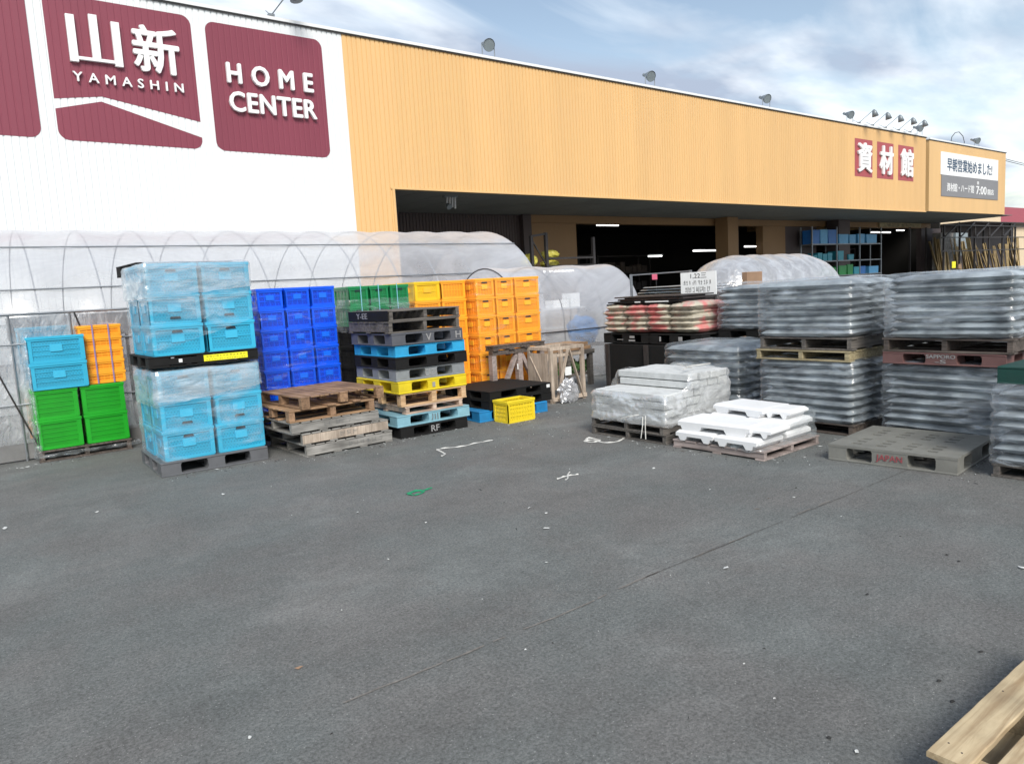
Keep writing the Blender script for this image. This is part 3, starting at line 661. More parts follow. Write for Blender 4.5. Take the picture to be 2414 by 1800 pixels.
for x in (62, 69.5): MB().box(x, x + .15, 20.7, 20.85, 0, 4.55).build('post', 'steel_dark', t)
t = thing('stock_cabinet', 'grey slatted cabinet standing behind the lumber rack', 'cabinet', (51.6, 21.2, 0)); MB().box(0, 1.9, 0, .5, 0, 3.9).build('body', 'wood_grey', t); MB().box(2.3, 4.2, .0, .5, 2.4, 3.9).build('upper_body', 'sheet_grey', t)
for i, (x, m_, z) in enumerate(((45.3, 'sticker_yellow', 1.62), (46.1, 'cardboard', 1.56))):
    t = thing('price_card', ['bright yellow price card above the wrapped bags at the lumber rack', 'smaller tan price card beside the yellow one at the lumber rack'][i], 'card', (x, 17.9, 0), 0, 'price cards')
    MB().box(-.23 + .05 * i, .23 - .05 * i, -.01, .01, z, z + .36 - .1 * i).build('card', m_, t); MB().box(-.02, .02, .012, .03, 0, z + .1).build('stake', 'wood_dark', t)
# distant buildings
t = thing('cream_building', 'cream walled building seen beyond the end of the orange bay', 'building')
MB().box(60, 81.2, 28, 45, 0, 6.35).build('wall', 'cream_wall', t); MB().box(59.9, 81.3, 27.95, 45.1, 6.352, 6.5).build('roof', 'roof_grey', t)
MB().box(60, 81.2, 27.85, 27.99, 4.9, 5.0).build('ledge', 'wood_dark', t)
t = thing('red_roof_building', 'low building with a dark red pitched roof at the right edge', 'building')
MB().box(82, 125, 29, 46, 0, 5.5).build('wall', 'cream_wall', t)
MB().prism([(28.5, 5.5), (36.0, 8.6), (46.5, 5.5)], 'x', 81.6, 126).build('roof', 'roof_red', t)
t = thing('far_building', 'pale long building with a grey roof band far beyond the red roof', 'building')
MB().box(95, 230, 50, 70, 0, 11.2).build('wall', 'cream_wall', t); MB().box(94, 231, 49.8, 71, 10.0, 10.6).build('roof_band', 'roof_grey', t)

def crumple(name, label, cx, cy, z0, rx, ry, h, mt, seed, cat='bag', amp=.35, n=28, m=18, grp=None):
    rows = []
    for i in range(m + 1):
        ph = PI * i / m; row = []
        for k in range(n):
            a = 2 * PI * k / n; d_ = Vector((math.sin(ph) * math.cos(a), math.sin(ph) * math.sin(a), math.cos(ph)))
            g = 1 + amp * noise.noise(d_ * 2.3 + Vector((seed, 0, 0))) + amp * .6 * noise.noise(d_ * 6 + Vector((0, seed, 0))) + amp * .4 * abs(noise.noise(d_ * 13 + Vector((0, 0, seed))))
            z = z0 + h / 2 + d_.z * h / 2 * g
            row.append((cx + d_.x * rx * g, cy + d_.y * ry * g, max(z0 + .002, z)))
        rows.append(row)
    return tag(MB().grid(rows, closed=True).build(name, mt, smooth=False), label, cat, grp)

# ---------------------------------------------------------------- crates
def make_crate(w, d, h, mesh_m, solid_m, plate_m, nv=0, nh=2, slot=True, name='plastic_crate', post=.045, handle_hi=True):
    t = thing(name, 'crate', 'crate')
    b = MB(); i = .022; wt = .012; x, y = w / 2 - i, d / 2 - i; zb_, zt = .004, h - .04
    # four walls and a floor, slightly inside the frame
    b.box(-x, x, -y, -y + wt, zb_, zt).box(-x, x, y - wt, y, zb_, zt).box(-x, -x + wt, -y + wt, y - wt, zb_, zt).box(x - wt, x, -y + wt, y - wt, zb_, zt).box(-x + wt, x - wt, -y + wt, y - wt, zb_, zb_ + .012)
    b.build('wall', mesh_m, t)
    f = MB(); e = .010
    def face(sx):                                    # frame and ribs on one side; sx maps (a, depth, z) to 3-D boxes
        L_ = (w if sx in 'fb' else d) / 2; D = (y if sx in 'fb' else x)
        def bx(a0, a1, o, z0, z1):
            if sx == 'f': f.box(a0, a1, -D - o, -D + .002, z0, z1)
            elif sx == 'b': f.box(a0, a1, D - .002, D + o, z0, z1)
            elif sx == 'l': f.box(-D - o, -D + .002, a0, a1, z0, z1)
            else: f.box(D - .002, D + o, a0, a1, z0, z1)
        a = L_ - .012
        bx(-a, -a + post, e, .012, h - .03); bx(a - post, a, e + .0005, .012, h - .03)
        bx(-a + .01, a - .01, e - .002, .0, .035)
        for k in range(nh):
            z = .035 + (h - .08) * (k + 1) / (nh + 1); bx(-a + post, a - post, .006, z - .005, z + .005)
        for k in range(nv):
            q = -a + post + (2 * a - 2 * post) * (k + 1) / (nv + 1); bx(q - .004, q + .004, .0045, .03, h - .035)
    for s_ in 'fblr': face(s_)
    f.build('frame', solid_m, t)
    r = MB(); o = w / 2 - .004; p = d / 2 - .004
    r.box(-o, o, -p, -p + .03, h - .034, h).box(-o, o, p - .03, p, h - .034, h).box(-o, -o + .03, -p + .03, p - .03, h - .034, h).box(o - .03, o, -p + .03, p - .03, h - .034, h)
    r.box(-o + .008, o - .008, -p + .006, -p + .02, h - .055, h - .034).box(-o + .006, -o + .02, -p + .02, p - .02, h - .055, h - .034)
    r.build('rim', solid_m, t, bevel=.003)
    if plate_m:
        pw, ph = min(.13, w * .3), h * .26
        MB().box(-pw / 2, pw / 2, -y - .012, -y - .001, h * .42, h * .42 + ph).build('label_plate', plate_m, t)
        MB().box(-x - .012, -x - .001, -pw / 2, pw / 2, h * .42, h * .42 + ph).build('label_plate', plate_m, t)
    if slot:
        zz = h * .74 if handle_hi else h * .2
        MB().prism([(-.055, zz), (.055, zz), (.045, zz + .022), (-.045, zz + .022)], 'y', -y - .0135, -y - .006).build('hand_slot', 'slot_dark', t)
    return t
lv = ['lowest', 'second', 'third', 'fourth', 'fifth', 'sixth', 'seventh']
# big light blue double stack --------------------------------------------------
def blue_crate(): return make_crate(.535, .48, .318, 'sky_blue_plastic', 'sky_blue_solid', 'label_blue', 0, 1)
def blue_flip(): return make_crate(.535, .48, .318, 'sky_blue_plastic', 'sky_blue_solid', 'label_blue', 0, 1, handle_hi=False)
for tier, z0 in ((0, .152), (1, 1.262)):
    for k in range(3):
        for ix in range(2):
            for iy in range(2):
                if ix == 1 and iy == 1: continue
                where = ('left front', 'right front')[ix] if iy == 0 else 'rear'
                place(*(('blueflip', blue_flip) if k == 1 else ('bluecrate', blue_crate)), 'light blue crate, %s, %s row of the %s wrapped stack' % (where, ['lowest', 'middle', 'top'][k], ['lower', 'upper'][tier]),
                      (1.69 + .275 + ix * .545, 8.27 + .245 + iy * .49, z0 + k * .316), rnd.uniform(-.022, .022), 'light blue crates in the wrapped double stack')

# pallets ---------------------------------------------------------------------
def plastic_pallet(w, d, h, m_, bars=True, slots=False, foot=.2, mid=.18, cut=True):
    t = thing('plastic_pallet', 'pallet', 'pallet')
    td = h * .15; bd = h * .12; W2, D2 = w / 2, d / 2
    b = MB()
    if slots:                                          # deck with rows of open slots
        ny = 9
        for k in range(ny):
            y0 = -D2 + d * k / ny; y1 = y0 + d / ny
            if k in (0, 4, 8): b.box(-W2, W2, y0, y1, h - td, h); continue
            xs = [-W2, -W2 * .62, -W2 * .22, W2 * .18, W2 * .56, W2]
            for i in range(5): b.box(xs[i] + (.0 if i == 0 else .045), xs[i + 1] - (0 if i == 4 else .045), y0, y1, h - td, h)
            for i in range(1, 5): b.box(xs[i] - .0449, xs[i] + .0449, y0 + .055, y1, h - td, h - .0005)
    else:
        b.box(-W2, W2, -D2, D2, h - td, h)
    b.build('top_deck', m_, t, bevel=0 if slots else .006)
    b = MB()
    b.box(-W2, W2, -D2, -D2 + .12, 0, bd).box(-W2, W2, D2 - .12, D2, 0, bd).box(-W2, -W2 + .12, -D2 + .12, D2 - .12, 0, bd).box(W2 - .12, W2, -D2 + .12, D2 - .12, 0, bd).box(-.07, .07, -D2 + .12, D2 - .12, 0, bd)
    b.build('bottom_deck', m_, t, bevel=.004)
    for i, (x, hw) in enumerate(((-W2 + foot / 2, foot / 2), (0, mid / 2), (W2 - foot / 2, foot / 2))):
        for j, (y, hd) in enumerate(((-D2 + foot / 2, foot / 2), (0, mid / 2), (D2 - foot / 2, foot / 2))):
            q = MB(); s_ = .003; c_ = .012 if cut else 0
            xa, xb = (x - hw + s_, x + hw - s_); ya, yb = (y - hd + s_, y + hd - s_)
            vs = []
            for z, g in ((bd, c_), (bd + .02, 0), (h - td - .02, 0), (h - td, c_)):
                gx0 = g if i != 0 else 0; gx1 = g if i != 2 else 0; gy0 = g if j != 0 else 0; gy1 = g if j != 2 else 0
                vs.append([(xa - gx0, ya - gy0, z), (xb + gx1, ya - gy0, z), (xb + gx1, yb + gy1, z), (xa - gx0, yb + gy1, z)])
            q.grid(vs, closed=True); q.add(vs[0], [(0, 1, 2, 3)]); q.add(vs[-1], [(0, 1, 2, 3)])
            q.build('foot', m_, t)
    return t
def wood_pallet(w, d, h, mb, ms, along='x', n=8, blocks=False, seed=1, thick=.018, end=None):
    """boards lie across the bearers; bearers run along 'x' or 'y'"""
    t = thing('wooden_pallet', 'pallet', 'pallet'); q = random.Random(seed)
    W2, D2 = w / 2, d / 2
    def bx(m_, a0, a1, c0, c1, z0, z1):                # a: along bearers, c: across
        if along == 'x': m_.box(a0, a1, c0, c1, z0, z1)
        else: m_.box(c0, c1, a0, a1, z0, z1)
    La, Lc = (W2, D2) if along == 'x' else (D2, W2)
    for nm, z0, cnt, gap in (('top_deck', h - thick, n, .30), ('bottom_deck', 0, max(3, n // 2), .9)):
        b = MB(); pitch = 2 * La / cnt; bw = pitch * (1 - gap * .5)
        for k in range(cnt):
            if cnt == n: a0 = -La + (2 * La - bw) * k / (cnt - 1)
            else: a0 = -La + (2 * La - .1) * k / (cnt - 1); bw = .1
            j = q.uniform(-.006, .006)
            bx(b, a0, a0 + bw + q.uniform(-.004, .004), -Lc + j, Lc + j, z0 + q.uniform(0, .0015), z0 + thick - q.uniform(0, .001))
        b.build(nm, mb, t, bevel=.002)
    for c in (-Lc + .035, 0, Lc - .035):
        if blocks:
            for a in (-La + .05, 0, La - .05):
                b = MB(); bx(b, a - .05, a + .05, c - .034, c + .034, thick + .001, h - thick - .002); b.build('block', ms, t, bevel=.002)
        else:
            b = MB(); bx(b, -La + .004, La - .004, c - .024, c + .024, thick + .001, h - thick - .001); b.build('bearer', ms, t, bevel=.002)
    return t
def put(o, label, cx, cy, z, rz=0, group=None):
    o.location = (cx, cy, z); o.rotation_euler.z = rz; o['label'] = label
    if group: o['group'] = group
    return o

put(plastic_pallet(1.12, 1.1, .150, 'pallet_grey'), 'dark grey plastic pallet on the ground under the light blue crates', 2.22, 8.79, 0, R(-1.5))
p_ = put(plastic_pallet(1.12, 1.1, .122, 'pallet_black', cut=False), 'black plastic pallet with a yellow sticker between the two wrapped light blue stacks', 2.22, 8.79, 1.140, R(-1.5))
MB().box(-.52, .52, -.553, -.551, .028, .093).build('skirt', 'pallet_black', p_)
MB().box(-.02, .44, -.5545, -.5532, .030, .096).build('sticker', 'sticker_yellow', p_)
marks('ink', p_, .0, .42, .068, .088, -.5546, 'sticker_marks', 12, 9)
marks('ink', p_, .0, .42, .038, .052, -.5546, 'sticker_marks', 16, 11)
MB().box(-.27, -.235, -.5545, -.5532, .045, .08).build('small_label', 'card_white', p_)

def wrap(name, label, x0, x1, y0, y1, z0, z1, mt, seed=0, layers=0, bulge=.02, r=.05, wr=.02, top=True, ztop=None, nz_=None, n=150, cat='plastic film', open_side=None, zbot=None, sag=0, parent=None):
    """a thin wrinkled film pulled round a stack"""
    cx, cy, hx, hy = (x0 + x1) / 2, (y0 + y1) / 2, (x1 - x0) / 2, (y1 - y0) / 2
    per = []
    for k in range(n):
        t_ = k / n * 4; side = int(t_); u = (t_ - side) * 2 - 1
        p = ((u * hx, -hy), (hx, u * hy), (-u * hx, hy), (-hx, -u * hy))[side]
        # round the corners
        x, y = p; ex, ey = max(abs(x) - (hx - r), 0), max(abs(y) - (hy - r), 0)
        if ex > 0 and ey > 0:
            L_ = math.hypot(ex, ey); x = math.copysign(hx - r + ex / L_ * r, x); y = math.copysign(hy - r + ey / L_ * r, y)
        per.append((x, y))
    rows = []; nz_ = nz_ or max(10, int((z1 - z0) / (.018 if layers else .03)))
    for i in range(nz_ + 1):
        f = i / nz_; row = []
        for (x, y) in per:
            zt = ztop(x + cx, y + cy) if ztop else z1
            zt += .02 * noise.noise(Vector((x * 3, y * 3, seed + 4)))
            zb = (zbot(x, y) if zbot else z0) + .015 * noise.noise(Vector((x * 9, y * 9, seed)))
            z = zb + (zt - zb) * f
            nrm = Vector((x / hx if abs(x) > hx - .06 else 0, y / hy if abs(y) > hy - .06 else 0, 0))
            if nrm.length: nrm.normalize()
            g = .012
            if layers: g += bulge * (1 + .9 * noise.noise(Vector((x * 2.2, y * 2.2, z * 6 + seed * 2)))) * (abs(math.sin(PI * (f * layers + 1.0 * noise.noise(Vector((x * 1.3, y * 1.3, seed))) + .45 * noise.noise(Vector((x * 3.5, y * 3.5, z * 3 + seed)))))) ** .55 - .5)
            s_ = x + y * 1.7
            g += wr * (noise.noise(Vector((x * 3.0, y * 3.0, z * 9 + seed))) + .5 * noise.noise(Vector((s_ * 3 + z * 14, z * 10, seed + 11))) + .35 * noise.noise(Vector((x * 14, y * 14, z * 22 + seed))))
            if f > .9: g -= (f - .9) * .25
            row.append((cx + x + nrm.x * g, cy + y + nrm.y * g, z))
        rows.append(row)
    m_ = MB().grid(rows, closed=True)
    if top:                                            # top sheet in rings towards the centre
        last = rows[-1]; rr = [last]
        for q in (.9, .7, .4, .02):
            rr.append([(cx + (p[0] - cx) * q, cy + (p[1] - cy) * q, (ztop(p[0] * q + cx * (1 - q), p[1] * q + cy * (1 - q)) if ztop else z1) + .012 + .012 * noise.noise(Vector((p[0] * 5, p[1] * 5, seed + q * 3)))) for p in last])
        m_.grid(rr, closed=True)
    o = m_.build(name, mt, parent, smooth=True)
    if label: tag(o, label, cat, 'clear films wrapped round stacks')
    return o
wrap('stretch_film', 'clear wrinkled film round the lower light blue crate stack', 1.685, 2.765, 8.265, 9.25, .145, 1.105, 'stretch_wrap', 3, wr=.016, zbot=lambda x, y: .16 + (0 if x < .1 else .12 * (x + .1)))
wrap('stretch_film', 'milky film band round the top row of the lower light blue crates', 1.675, 2.775, 8.255, 9.26, .78, 1.108, 'veil_wrap', 13, wr=.016, zbot=lambda x, y: .80 + .12 * x)
wrap('stretch_film', 'milky film band round the top row of the upper light blue crates', 1.675, 2.775, 8.255, 9.26, 1.87, 2.222, 'veil_wrap', 18, wr=.016, zbot=lambda x, y: 1.90 + .08 * x)
wrap('stretch_film', 'clear wrinkled film round the upper light blue crate stack', 1.685, 2.765, 8.265, 9.25, 1.35, 2.215, 'stretch_wrap', 8, wr=.018, zbot=lambda x, y: 1.33 + .28 * max(0, x + .4))
# hidden-behind stack seen left of the blue one
put(plastic_pallet(1.1, .9, .15, 'pallet_black'), 'black pallet on the ground behind the light blue double stack', 2.46, 9.78, 0)
put(plastic_pallet(1.1, .9, .13, 'pallet_black'), 'black pallet between the two dark loads behind the light blue double stack', 2.46, 9.78, 1.14)
put(plastic_pallet(1.1, .9, .13, 'pallet_black'), 'black pallet on top of everything behind the light blue double stack', 2.36, 9.75, 2.16, R(3))
for k in range(8):
    for q, z0 in ((0, .15), (1, 1.27)):
        bag('brn', 1.06, .86, .12, ('bag_brown' if q else 'bag_dark'), 'sack', '%s sack from the bottom in the %s load behind the light blue stack' % ((lv + ['top'])[k], ['lower', 'brown upper'][q]), 'sack', (2.47, 9.78, z0 + k * .108), 0, 'sacks behind the light blue stack')
wrap('stretch_film', 'clear film round the upper load behind the light blue double stack', 1.94, 3.0, 9.33, 10.2, 1.28, 2.14, 'stretch_wrap', 21)

# left mixed crate stack --------------------------------------------------------
put(wood_pallet(1.02, .95, .135, 'wood_dark', 'wood_dark', 'y', 7, seed=9), 'dark wooden pallet under the green and blue crates at the greenhouse', 1.27, 10.88, 0)
def green_crate(): return make_crate(.50, .44, .362, 'green_plastic', 'green_solid', None, 0, 4, False, post=.05)
for k in range(2):
    for ix in range(2):
        place('green', green_crate, 'bright green crate, %s column, %s row above the dark wooden pallet' % (['left', 'right'][ix], ['bottom', 'upper'][k]), (1.01 + ix * .515, 10.66, .14 + k * .364), rnd.uniform(-.02, .02), 'bright green crates')
def blue_wide(): return make_crate(.62, .42, .318, 'sky_blue_plastic', 'sky_blue_solid', 'label_blue', 0, 3, False, post=.05)
for k in range(2): place('bluewide', blue_wide, ['lower', 'upper'][k] + ' of the two wide blue crates standing on the left green crates', (1.085, 10.62, .868 + k * .32), R(-1), 'wide blue crates on the green crates')
place('bluewide', blue_wide, 'wide blue crate under shiny film behind the two wide blue crates, on the left', (1.05, 11.08, 1.30), 0, 'wide blue crates on the green crates')
place('bluewide', blue_wide, 'wide blue crate hidden in film below the shiny topped one', (1.05, 11.08, .98), 0, 'wide blue crates on the green crates')
def flat_orange(): return make_crate(.5, .44, .146, 'orange_plastic', 'orange_solid', None, 5, 1, False, post=.03)
for k in range(5): place('flator', flat_orange, '%s of the five shallow orange crates strapped together on the right green crate' % ['lowest', 'second', 'third', 'fourth', 'topmost'][k], (1.58, 10.75, .868 + k * .147), rnd.uniform(-.01, .01), 'shallow orange crates strapped together')
for x in (1.50, 1.68):
    tag(MB().box(x - .008, x + .008, 10.522, 10.526, .866, 1.61).box(x - .008, x + .008, 10.526, 10.97, 1.607, 1.611).build('strap', 'strap_purple'), ('left' if x < 1.6 else 'right') + ' purple strap down the shallow orange crates', 'strap', 'purple straps on the orange crates')
def orange_back(): return make_crate(.5, .44, .28, 'orange_plastic', 'orange_solid', None, 5, 1, False, post=.03)
for k in range(2): place('orback', orange_back, ['lower', 'upper'][k] + ' orange crate seen behind the left edge of the green crates', (1.0, 11.13, .14 + k * .284), 0, 'orange crates behind the green crates')
wrap('stretch_film', 'loose clear film hanging round the green and blue crate stack', .755, 1.86, 10.42, 11.37, .05, 1.64, 'stretch_wrap', 31, wr=.035, top=False, n=170, ztop=lambda x, y: 1.62 if y > 10.9 else (.09 if x > .80 else 1.55))

# royal blue stack --------------------------------------------------------------
put(plastic_pallet(1.1, 1.0, .13, 'pallet_black'), 'black pallet under the royal blue crates', 3.70, 9.83, 0)
def royal(): return make_crate(.348, .5, .257, 'royal_plastic', 'royal_solid', 'label_royal', 3, 2, False, post=.03)
for k in range(7):
    for ix in range(3):
        for iy in range(2):
            if iy and ix: continue
            place('royal', royal, 'royal blue crate, %s, %s row from the ground' % (['left column', 'middle column', 'right column'][ix] if not iy else 'rear left column', lv[k]), (3.35 + ix * .352, 9.56 + iy * .505, .132 + k * .2575), rnd.uniform(-.022, .022), 'royal blue crates')
wrap('stretch_film', 'thin clear film round the royal blue crates', 3.165, 4.235, 9.3, 10.32, .62, 1.66, 'clear_wrap', 41, wr=.012, top=False)
# dark green on black -----------------------------------------------------------
put(plastic_pallet(1.05, 1.0, .13, 'pallet_black'), 'black pallet under the dark green crates', 4.90, 9.85, 0)
def dgreen(): return make_crate(.31, .5, .27, 'dark_green_plastic', 'dark_green_solid', None, 3, 1, True, post=.03)
def blackc(): return make_crate(.31, .5, .27, 'pallet_black', 'pallet_black', None, 3, 1, False, post=.03, name='black_crate')
for k in range(6):
    for ix in range(3):
        for iy in range(2):
            if iy and ix: continue
            z = .28 + k * .2725; col = 'dark green' if k >= 4 else 'black'
            place('dg' if k >= 4 else 'bk', dgreen if k >= 4 else blackc, '%s crate, %s, %s row from the ground, right of the royal blue stack' % (col, ['left', 'middle', 'right'][ix] if not iy else 'rear left', lv[k]), (4.575 + ix * .315, 9.56 + iy * .505, z), rnd.uniform(-.022, .022), 'dark green crates' if k >= 4 else 'black crates under the dark green ones')
put(plastic_pallet(1.05, 1.0, .145, 'pallet_black'), 'second black pallet under the dark green crates', 4.90, 9.85, .132)
for i, x in enumerate((4.6, 4.87, 5.16)): tag(MB().box(x - .006, x + .006, 9.296, 9.300, 1.3, 1.93).build('strap', 'strap_cyan'), ordn[i] + ' pale strap from the left over the dark green crates', 'strap', 'pale straps over the dark green crates')
wrap('stretch_film', 'cloudy film band round the lower row of dark green crates', 4.4, 5.36, 9.3, 10.32, 1.3, 1.74, 'bag_wrap', 43, wr=.01, top=False)
# orange stack ------------------------------------------------------------------
put(wood_pallet(1.3, .95, .13, 'wood_brown', 'wood_brown', 'y', 7, seed=19), 'wooden pallet under the orange crates', 7.155, 9.76, .10)
put(wood_pallet(1.3, .95, .10, 'wood_dark', 'wood_dark', 'y', 7, seed=29), 'dark wooden pallet at the bottom of the orange crate stack', 7.155, 9.76, 0)
def orc(w, ): return lambda: make_crate(w, .45, .283, 'orange_plastic', 'orange_solid', 'label_orange', 0 if w > .45 else 4, 1, True, post=.04)
for k in range(6):
    for ix, (x, w) in enumerate(((6.70, .365), (7.075, .375), (7.53, .51))):
        for iy in range(2):
            if iy and ix: continue
            place('or%d' % ix, orc(w), 'orange crate, %s, %s row from the ground' % (['left column', 'middle column', 'wide right column'][ix] if not iy else 'rear left column', lv[k]), (x, 9.53 + iy * .455, .235 + k * .2855), rnd.uniform(-.022, .022), 'orange crates in the tall stack')
wrap('stretch_film', 'thin clear film round the tall orange crates', 6.51, 7.80, 9.3, 10.22, .32, 1.95, 'clear_wrap', 47, wr=.01, top=False)
# yellow and orange further back-left of it
put(wood_pallet(.95, 1.0, .13, 'wood_dark', 'wood_dark', 'y', 7, seed=39), 'dark wooden pallet under the rear yellow and orange crates', 6.05, 10.05, 0)
def yel(): return make_crate(.46, .48, .28, 'yellow_plastic', 'yellow_solid', 'label_orange', 0, 1, False, post=.05)
def orr(): return make_crate(.46, .48, .28, 'orange_plastic', 'orange_solid', None, 6, 1, False, post=.04)
for k in range(6):
    for ix in range(2):
        yy = (k == 5 and ix == 0)
        place('yelc' if yy else 'orr', yel if yy else orr, ('yellow crate, topmost beside the tall orange stack' if yy else 'orange crate behind the mixed pallets, %s column, %s row' % (['left', 'right'][ix], lv[k])), (5.79 + ix * .465, 9.75, .245 + k * .283), rnd.uniform(-.015, .015), 'rear orange and yellow crates')
place('yelc', yel, 'yellow crate at the left rear, topmost level beside the dark green crates', (5.79, 10.25, 1.66), 0, 'rear orange and yellow crates')
put(wood_pallet(.95, 1.0, .11, 'wood_dark', 'wood_dark', 'y', 7, seed=49), 'upper dark wooden pallet under the rear yellow and orange crates', 6.05, 10.05, .132)

# pallet pile A -------------------------------------------------------------------
PA = [(3.625, .0, .138, 'wood_grey', 'bottom grey wooden pallet of the short pile'), (3.58, .14, .138, 'wood_grey', 'second grey wooden pallet of the short pile, pale edge with faint letters'),
      (3.465, .28, .132, 'wood_grey', 'third grey wooden pallet of the short pile, pushed back to the left')]
for i, (cx, z, h, m_, lab) in enumerate(PA):
    p_ = put(wood_pallet(1.1, 1.1, h, m_, m_, 'x', 9, seed=i + 60), lab, cx, 8.47, z, R(rnd.uniform(-1, 2.2)), 'pallets in the short pile')
    MB().box(-.545, .545, -.5545, -.5515, .02, h - .02).build('side_board', 'wood_grey' if i != 1 else 'wood_pale', p_)
    marks('ink_faint', p_, [-.05, -.1, -.2][i], [.42, .15, .3][i], .045, .095, -.5546, 'stencil_marks', [6, 3, 3][i], 13 + i)
put(wood_pallet(1.06, 1.1, .138, 'wood_brown', 'wood_brown_b', 'y', 8, True, seed=70), 'brown wooden pallet second from the top of the short pile', 3.44, 8.47, .413, R(1.5), 'pallets in the short pile')
put(wood_pallet(1.06, 1.12, .138, 'wood_brown_b', 'wood_brown_b', 'x', 9, True, seed=71), 'brown wooden pallet with wide gaps on top of the short pile', 3.55, 8.45, .553, R(4), 'pallets in the short pile')
# pallet pile B -------------------------------------------------------------------
PB = [(4.31, 5.31, 0, .14, 'p', 'pallet_black', 'black plastic pallet at the bottom of the tall mixed pile'), (4.27, 5.36, .142, .143, 'p', 'pallet_aqua', 'pale aqua plastic pallet low in the tall mixed pile'),
      (4.41, 5.27, .287, .10, 'w', 'wood_pink', 'thin pale raw wood pallet low in the tall mixed pile'), (4.34, 5.32, .389, .16, 'w', 'wood_pine', 'pine block pallet under the yellow one in the tall mixed pile'),
      (4.31, 5.33, .552, .152, 'p', 'pallet_yellow', 'bright yellow plastic pallet in the tall mixed pile'), (4.32, 5.33, .706, .15, 'p', 'pallet_silver', 'light grey plastic pallet on the yellow one in the tall mixed pile'),
      (4.30, 5.36, .858, .142, 'p', 'pallet_black', 'black plastic pallet under the blue one in the tall mixed pile'), (4.32, 5.35, 1.002, .142, 'p', 'pallet_blue', 'sky blue plastic pallet in the tall mixed pile'),
      (4.28, 5.32, 1.146, .15, 'p', 'pallet_slate', 'slate grey plastic pallet on the blue one in the tall mixed pile'), (4.25, 5.30, 1.298, .145, 'w', 'wood_grey_dark', 'weathered wooden pallet second from the top of the tall mixed pile'),
      (4.27, 5.31, 1.445, .132, 'w', 'wood_grey_dark', 'weathered wooden pallet on top of the tall mixed pile')]
for i, (x0, x1, z, h, kd, m_, lab) in enumerate(PB):
    w_ = x1 - x0 - .01
    if kd == 'p': o = plastic_pallet(w_, 1.12, h, m_, foot=.19, mid=.17)
    else: o = wood_pallet(w_, 1.1, h, m_, m_, 'y', 7, i == 3, seed=80 + i)
    put(o, lab, (x0 + x1) / 2, 8.50 + rnd.uniform(-.012, .012), z, R(rnd.uniform(-1.0, 1.0)), 'pallets in the tall mixed pile')
    if i == 0: text_fit('RF', 'ink_white', o, -.06, .06, .03, .11, -.5635, 'lettering', .001, .01)
    if i == 5: text_fit('CADA', 'ink_white', o, -.09, .085, .03, .115, -.5635, 'lettering', .001, .012)
    if i == 8: text_fit('V', 'ink_white', o, -.04, .04, .03, .12, -.5635, 'lettering', .001, .01); text_fit('H', 'ink_white', o, .40, .48, .03, .12, -.5635, 'lettering', .001, .01)
    if i == 4: text_fit('1', 'ink_white', o, -.02, .02, .04, .1, -.5635, 'lettering', .001, .01)
    if i == 1: text_fit('川', 'ink_faint', o, -.05, .05, .03, .11, -.5635, 'lettering', .001, .01)
    if i == 10:
        MB().box(-w_ / 2 - .008, -w_ / 2 - .003, -.54, .54, .005, h - .002).build('side_board', 'pallet_black', o)
        t_ = text_fit('Y-EE', 'ink_white', o, -.3, .0, .035, .105, 0, 'lettering', .001, .008); t_.rotation_euler = (PI / 2, 0, -PI / 2); t_.location = (-w_ / 2 - .0095, .0, 0)

# black pallets with the yellow crate ---------------------------------------------
put(plastic_pallet(1.15, 1.0, .15, 'pallet_mid_blue'), 'mid blue plastic pallet on the ground under the black ones', 6.16, 8.50, 0, R(-3), 'low pile of black pallets on a blue one')
p_ = put(plastic_pallet(1.12, 1.1, .122, 'pallet_black'), 'lower of the two black pallets on the mid blue pallet', 6.27, 8.56, .152, R(1), 'low pile of black pallets on a blue one')
p_ = put(plastic_pallet(1.12, 1.1, .122, 'pallet_black'), 'upper of the two black pallets on the mid blue pallet', 6.27, 8.57, .276, R(2), 'low pile of black pallets on a blue one')
MB().box(.47, .53, -.5555, -.5515, .055, .10).build('label', 'card_white', p_)
def lem(): return make_crate(.48, .34, .295, 'lemon_plastic', 'lemon_solid', None, 7, 3, False, post=.035, name='yellow_crate')
o = lem(); o.location = (5.975, 7.80, 0); o['label'] = 'open yellow crate standing on the asphalt in front of the black pallets'

# wooden transport frames -----------------------------------------------------------
t = thing('timber_trestle', 'grey wooden transport frame with dark top rail and slanted struts, before the orange crates', 'frame')
for x in (6.55, 7.05, 7.50): MB().box(x - .042, x + .042, 8.975, 9.065, 0, .775).build('post', 'wood_purple', t)
MB().box(6.52, 7.55, 8.97, 9.07, .777, .84).box(6.52, 7.55, 8.975, 9.065, .02, .08).build('rail', 'wood_dark', t)
MB().bar((7.10, 9.02, .76), (7.44, 9.02, .08), .06).bar((7.00, 9.02, .76), (6.64, 9.02, .08), .06).build('strut', 'wood_purple', t)
MB().box(6.99, 7.06, 8.982, 8.987, .52, .61).build('paper_label', 'card_white', t)
put(wood_pallet(1.02, .22, .08, 'wood_dark', 'wood_dark', 'x', 9, seed=91), 'short dark slatted board lying on the grey wooden frame', 7.03, 9.05, .842)
for i, (x, z, rx, h, lab) in enumerate(YS): crumple('yellow_sack', lab, x, 19.45, z, rx, .3, h, 'bag_yellow', 3.3 * i, 'sack', .16, grp='yellow sacks on the tube rack')
t = thing('timber_crate', 'pale open wooden frame with an A shaped brace and a crumpled bag inside', 'frame')
for x, y in ((7.22, 8.45), (7.86, 8.45), (7.22, 8.95), (7.86, 8.95)): MB().box(x - .03, x + .03, y - .025, y + .025, 0, .80).build('post', 'wood_pale', t)
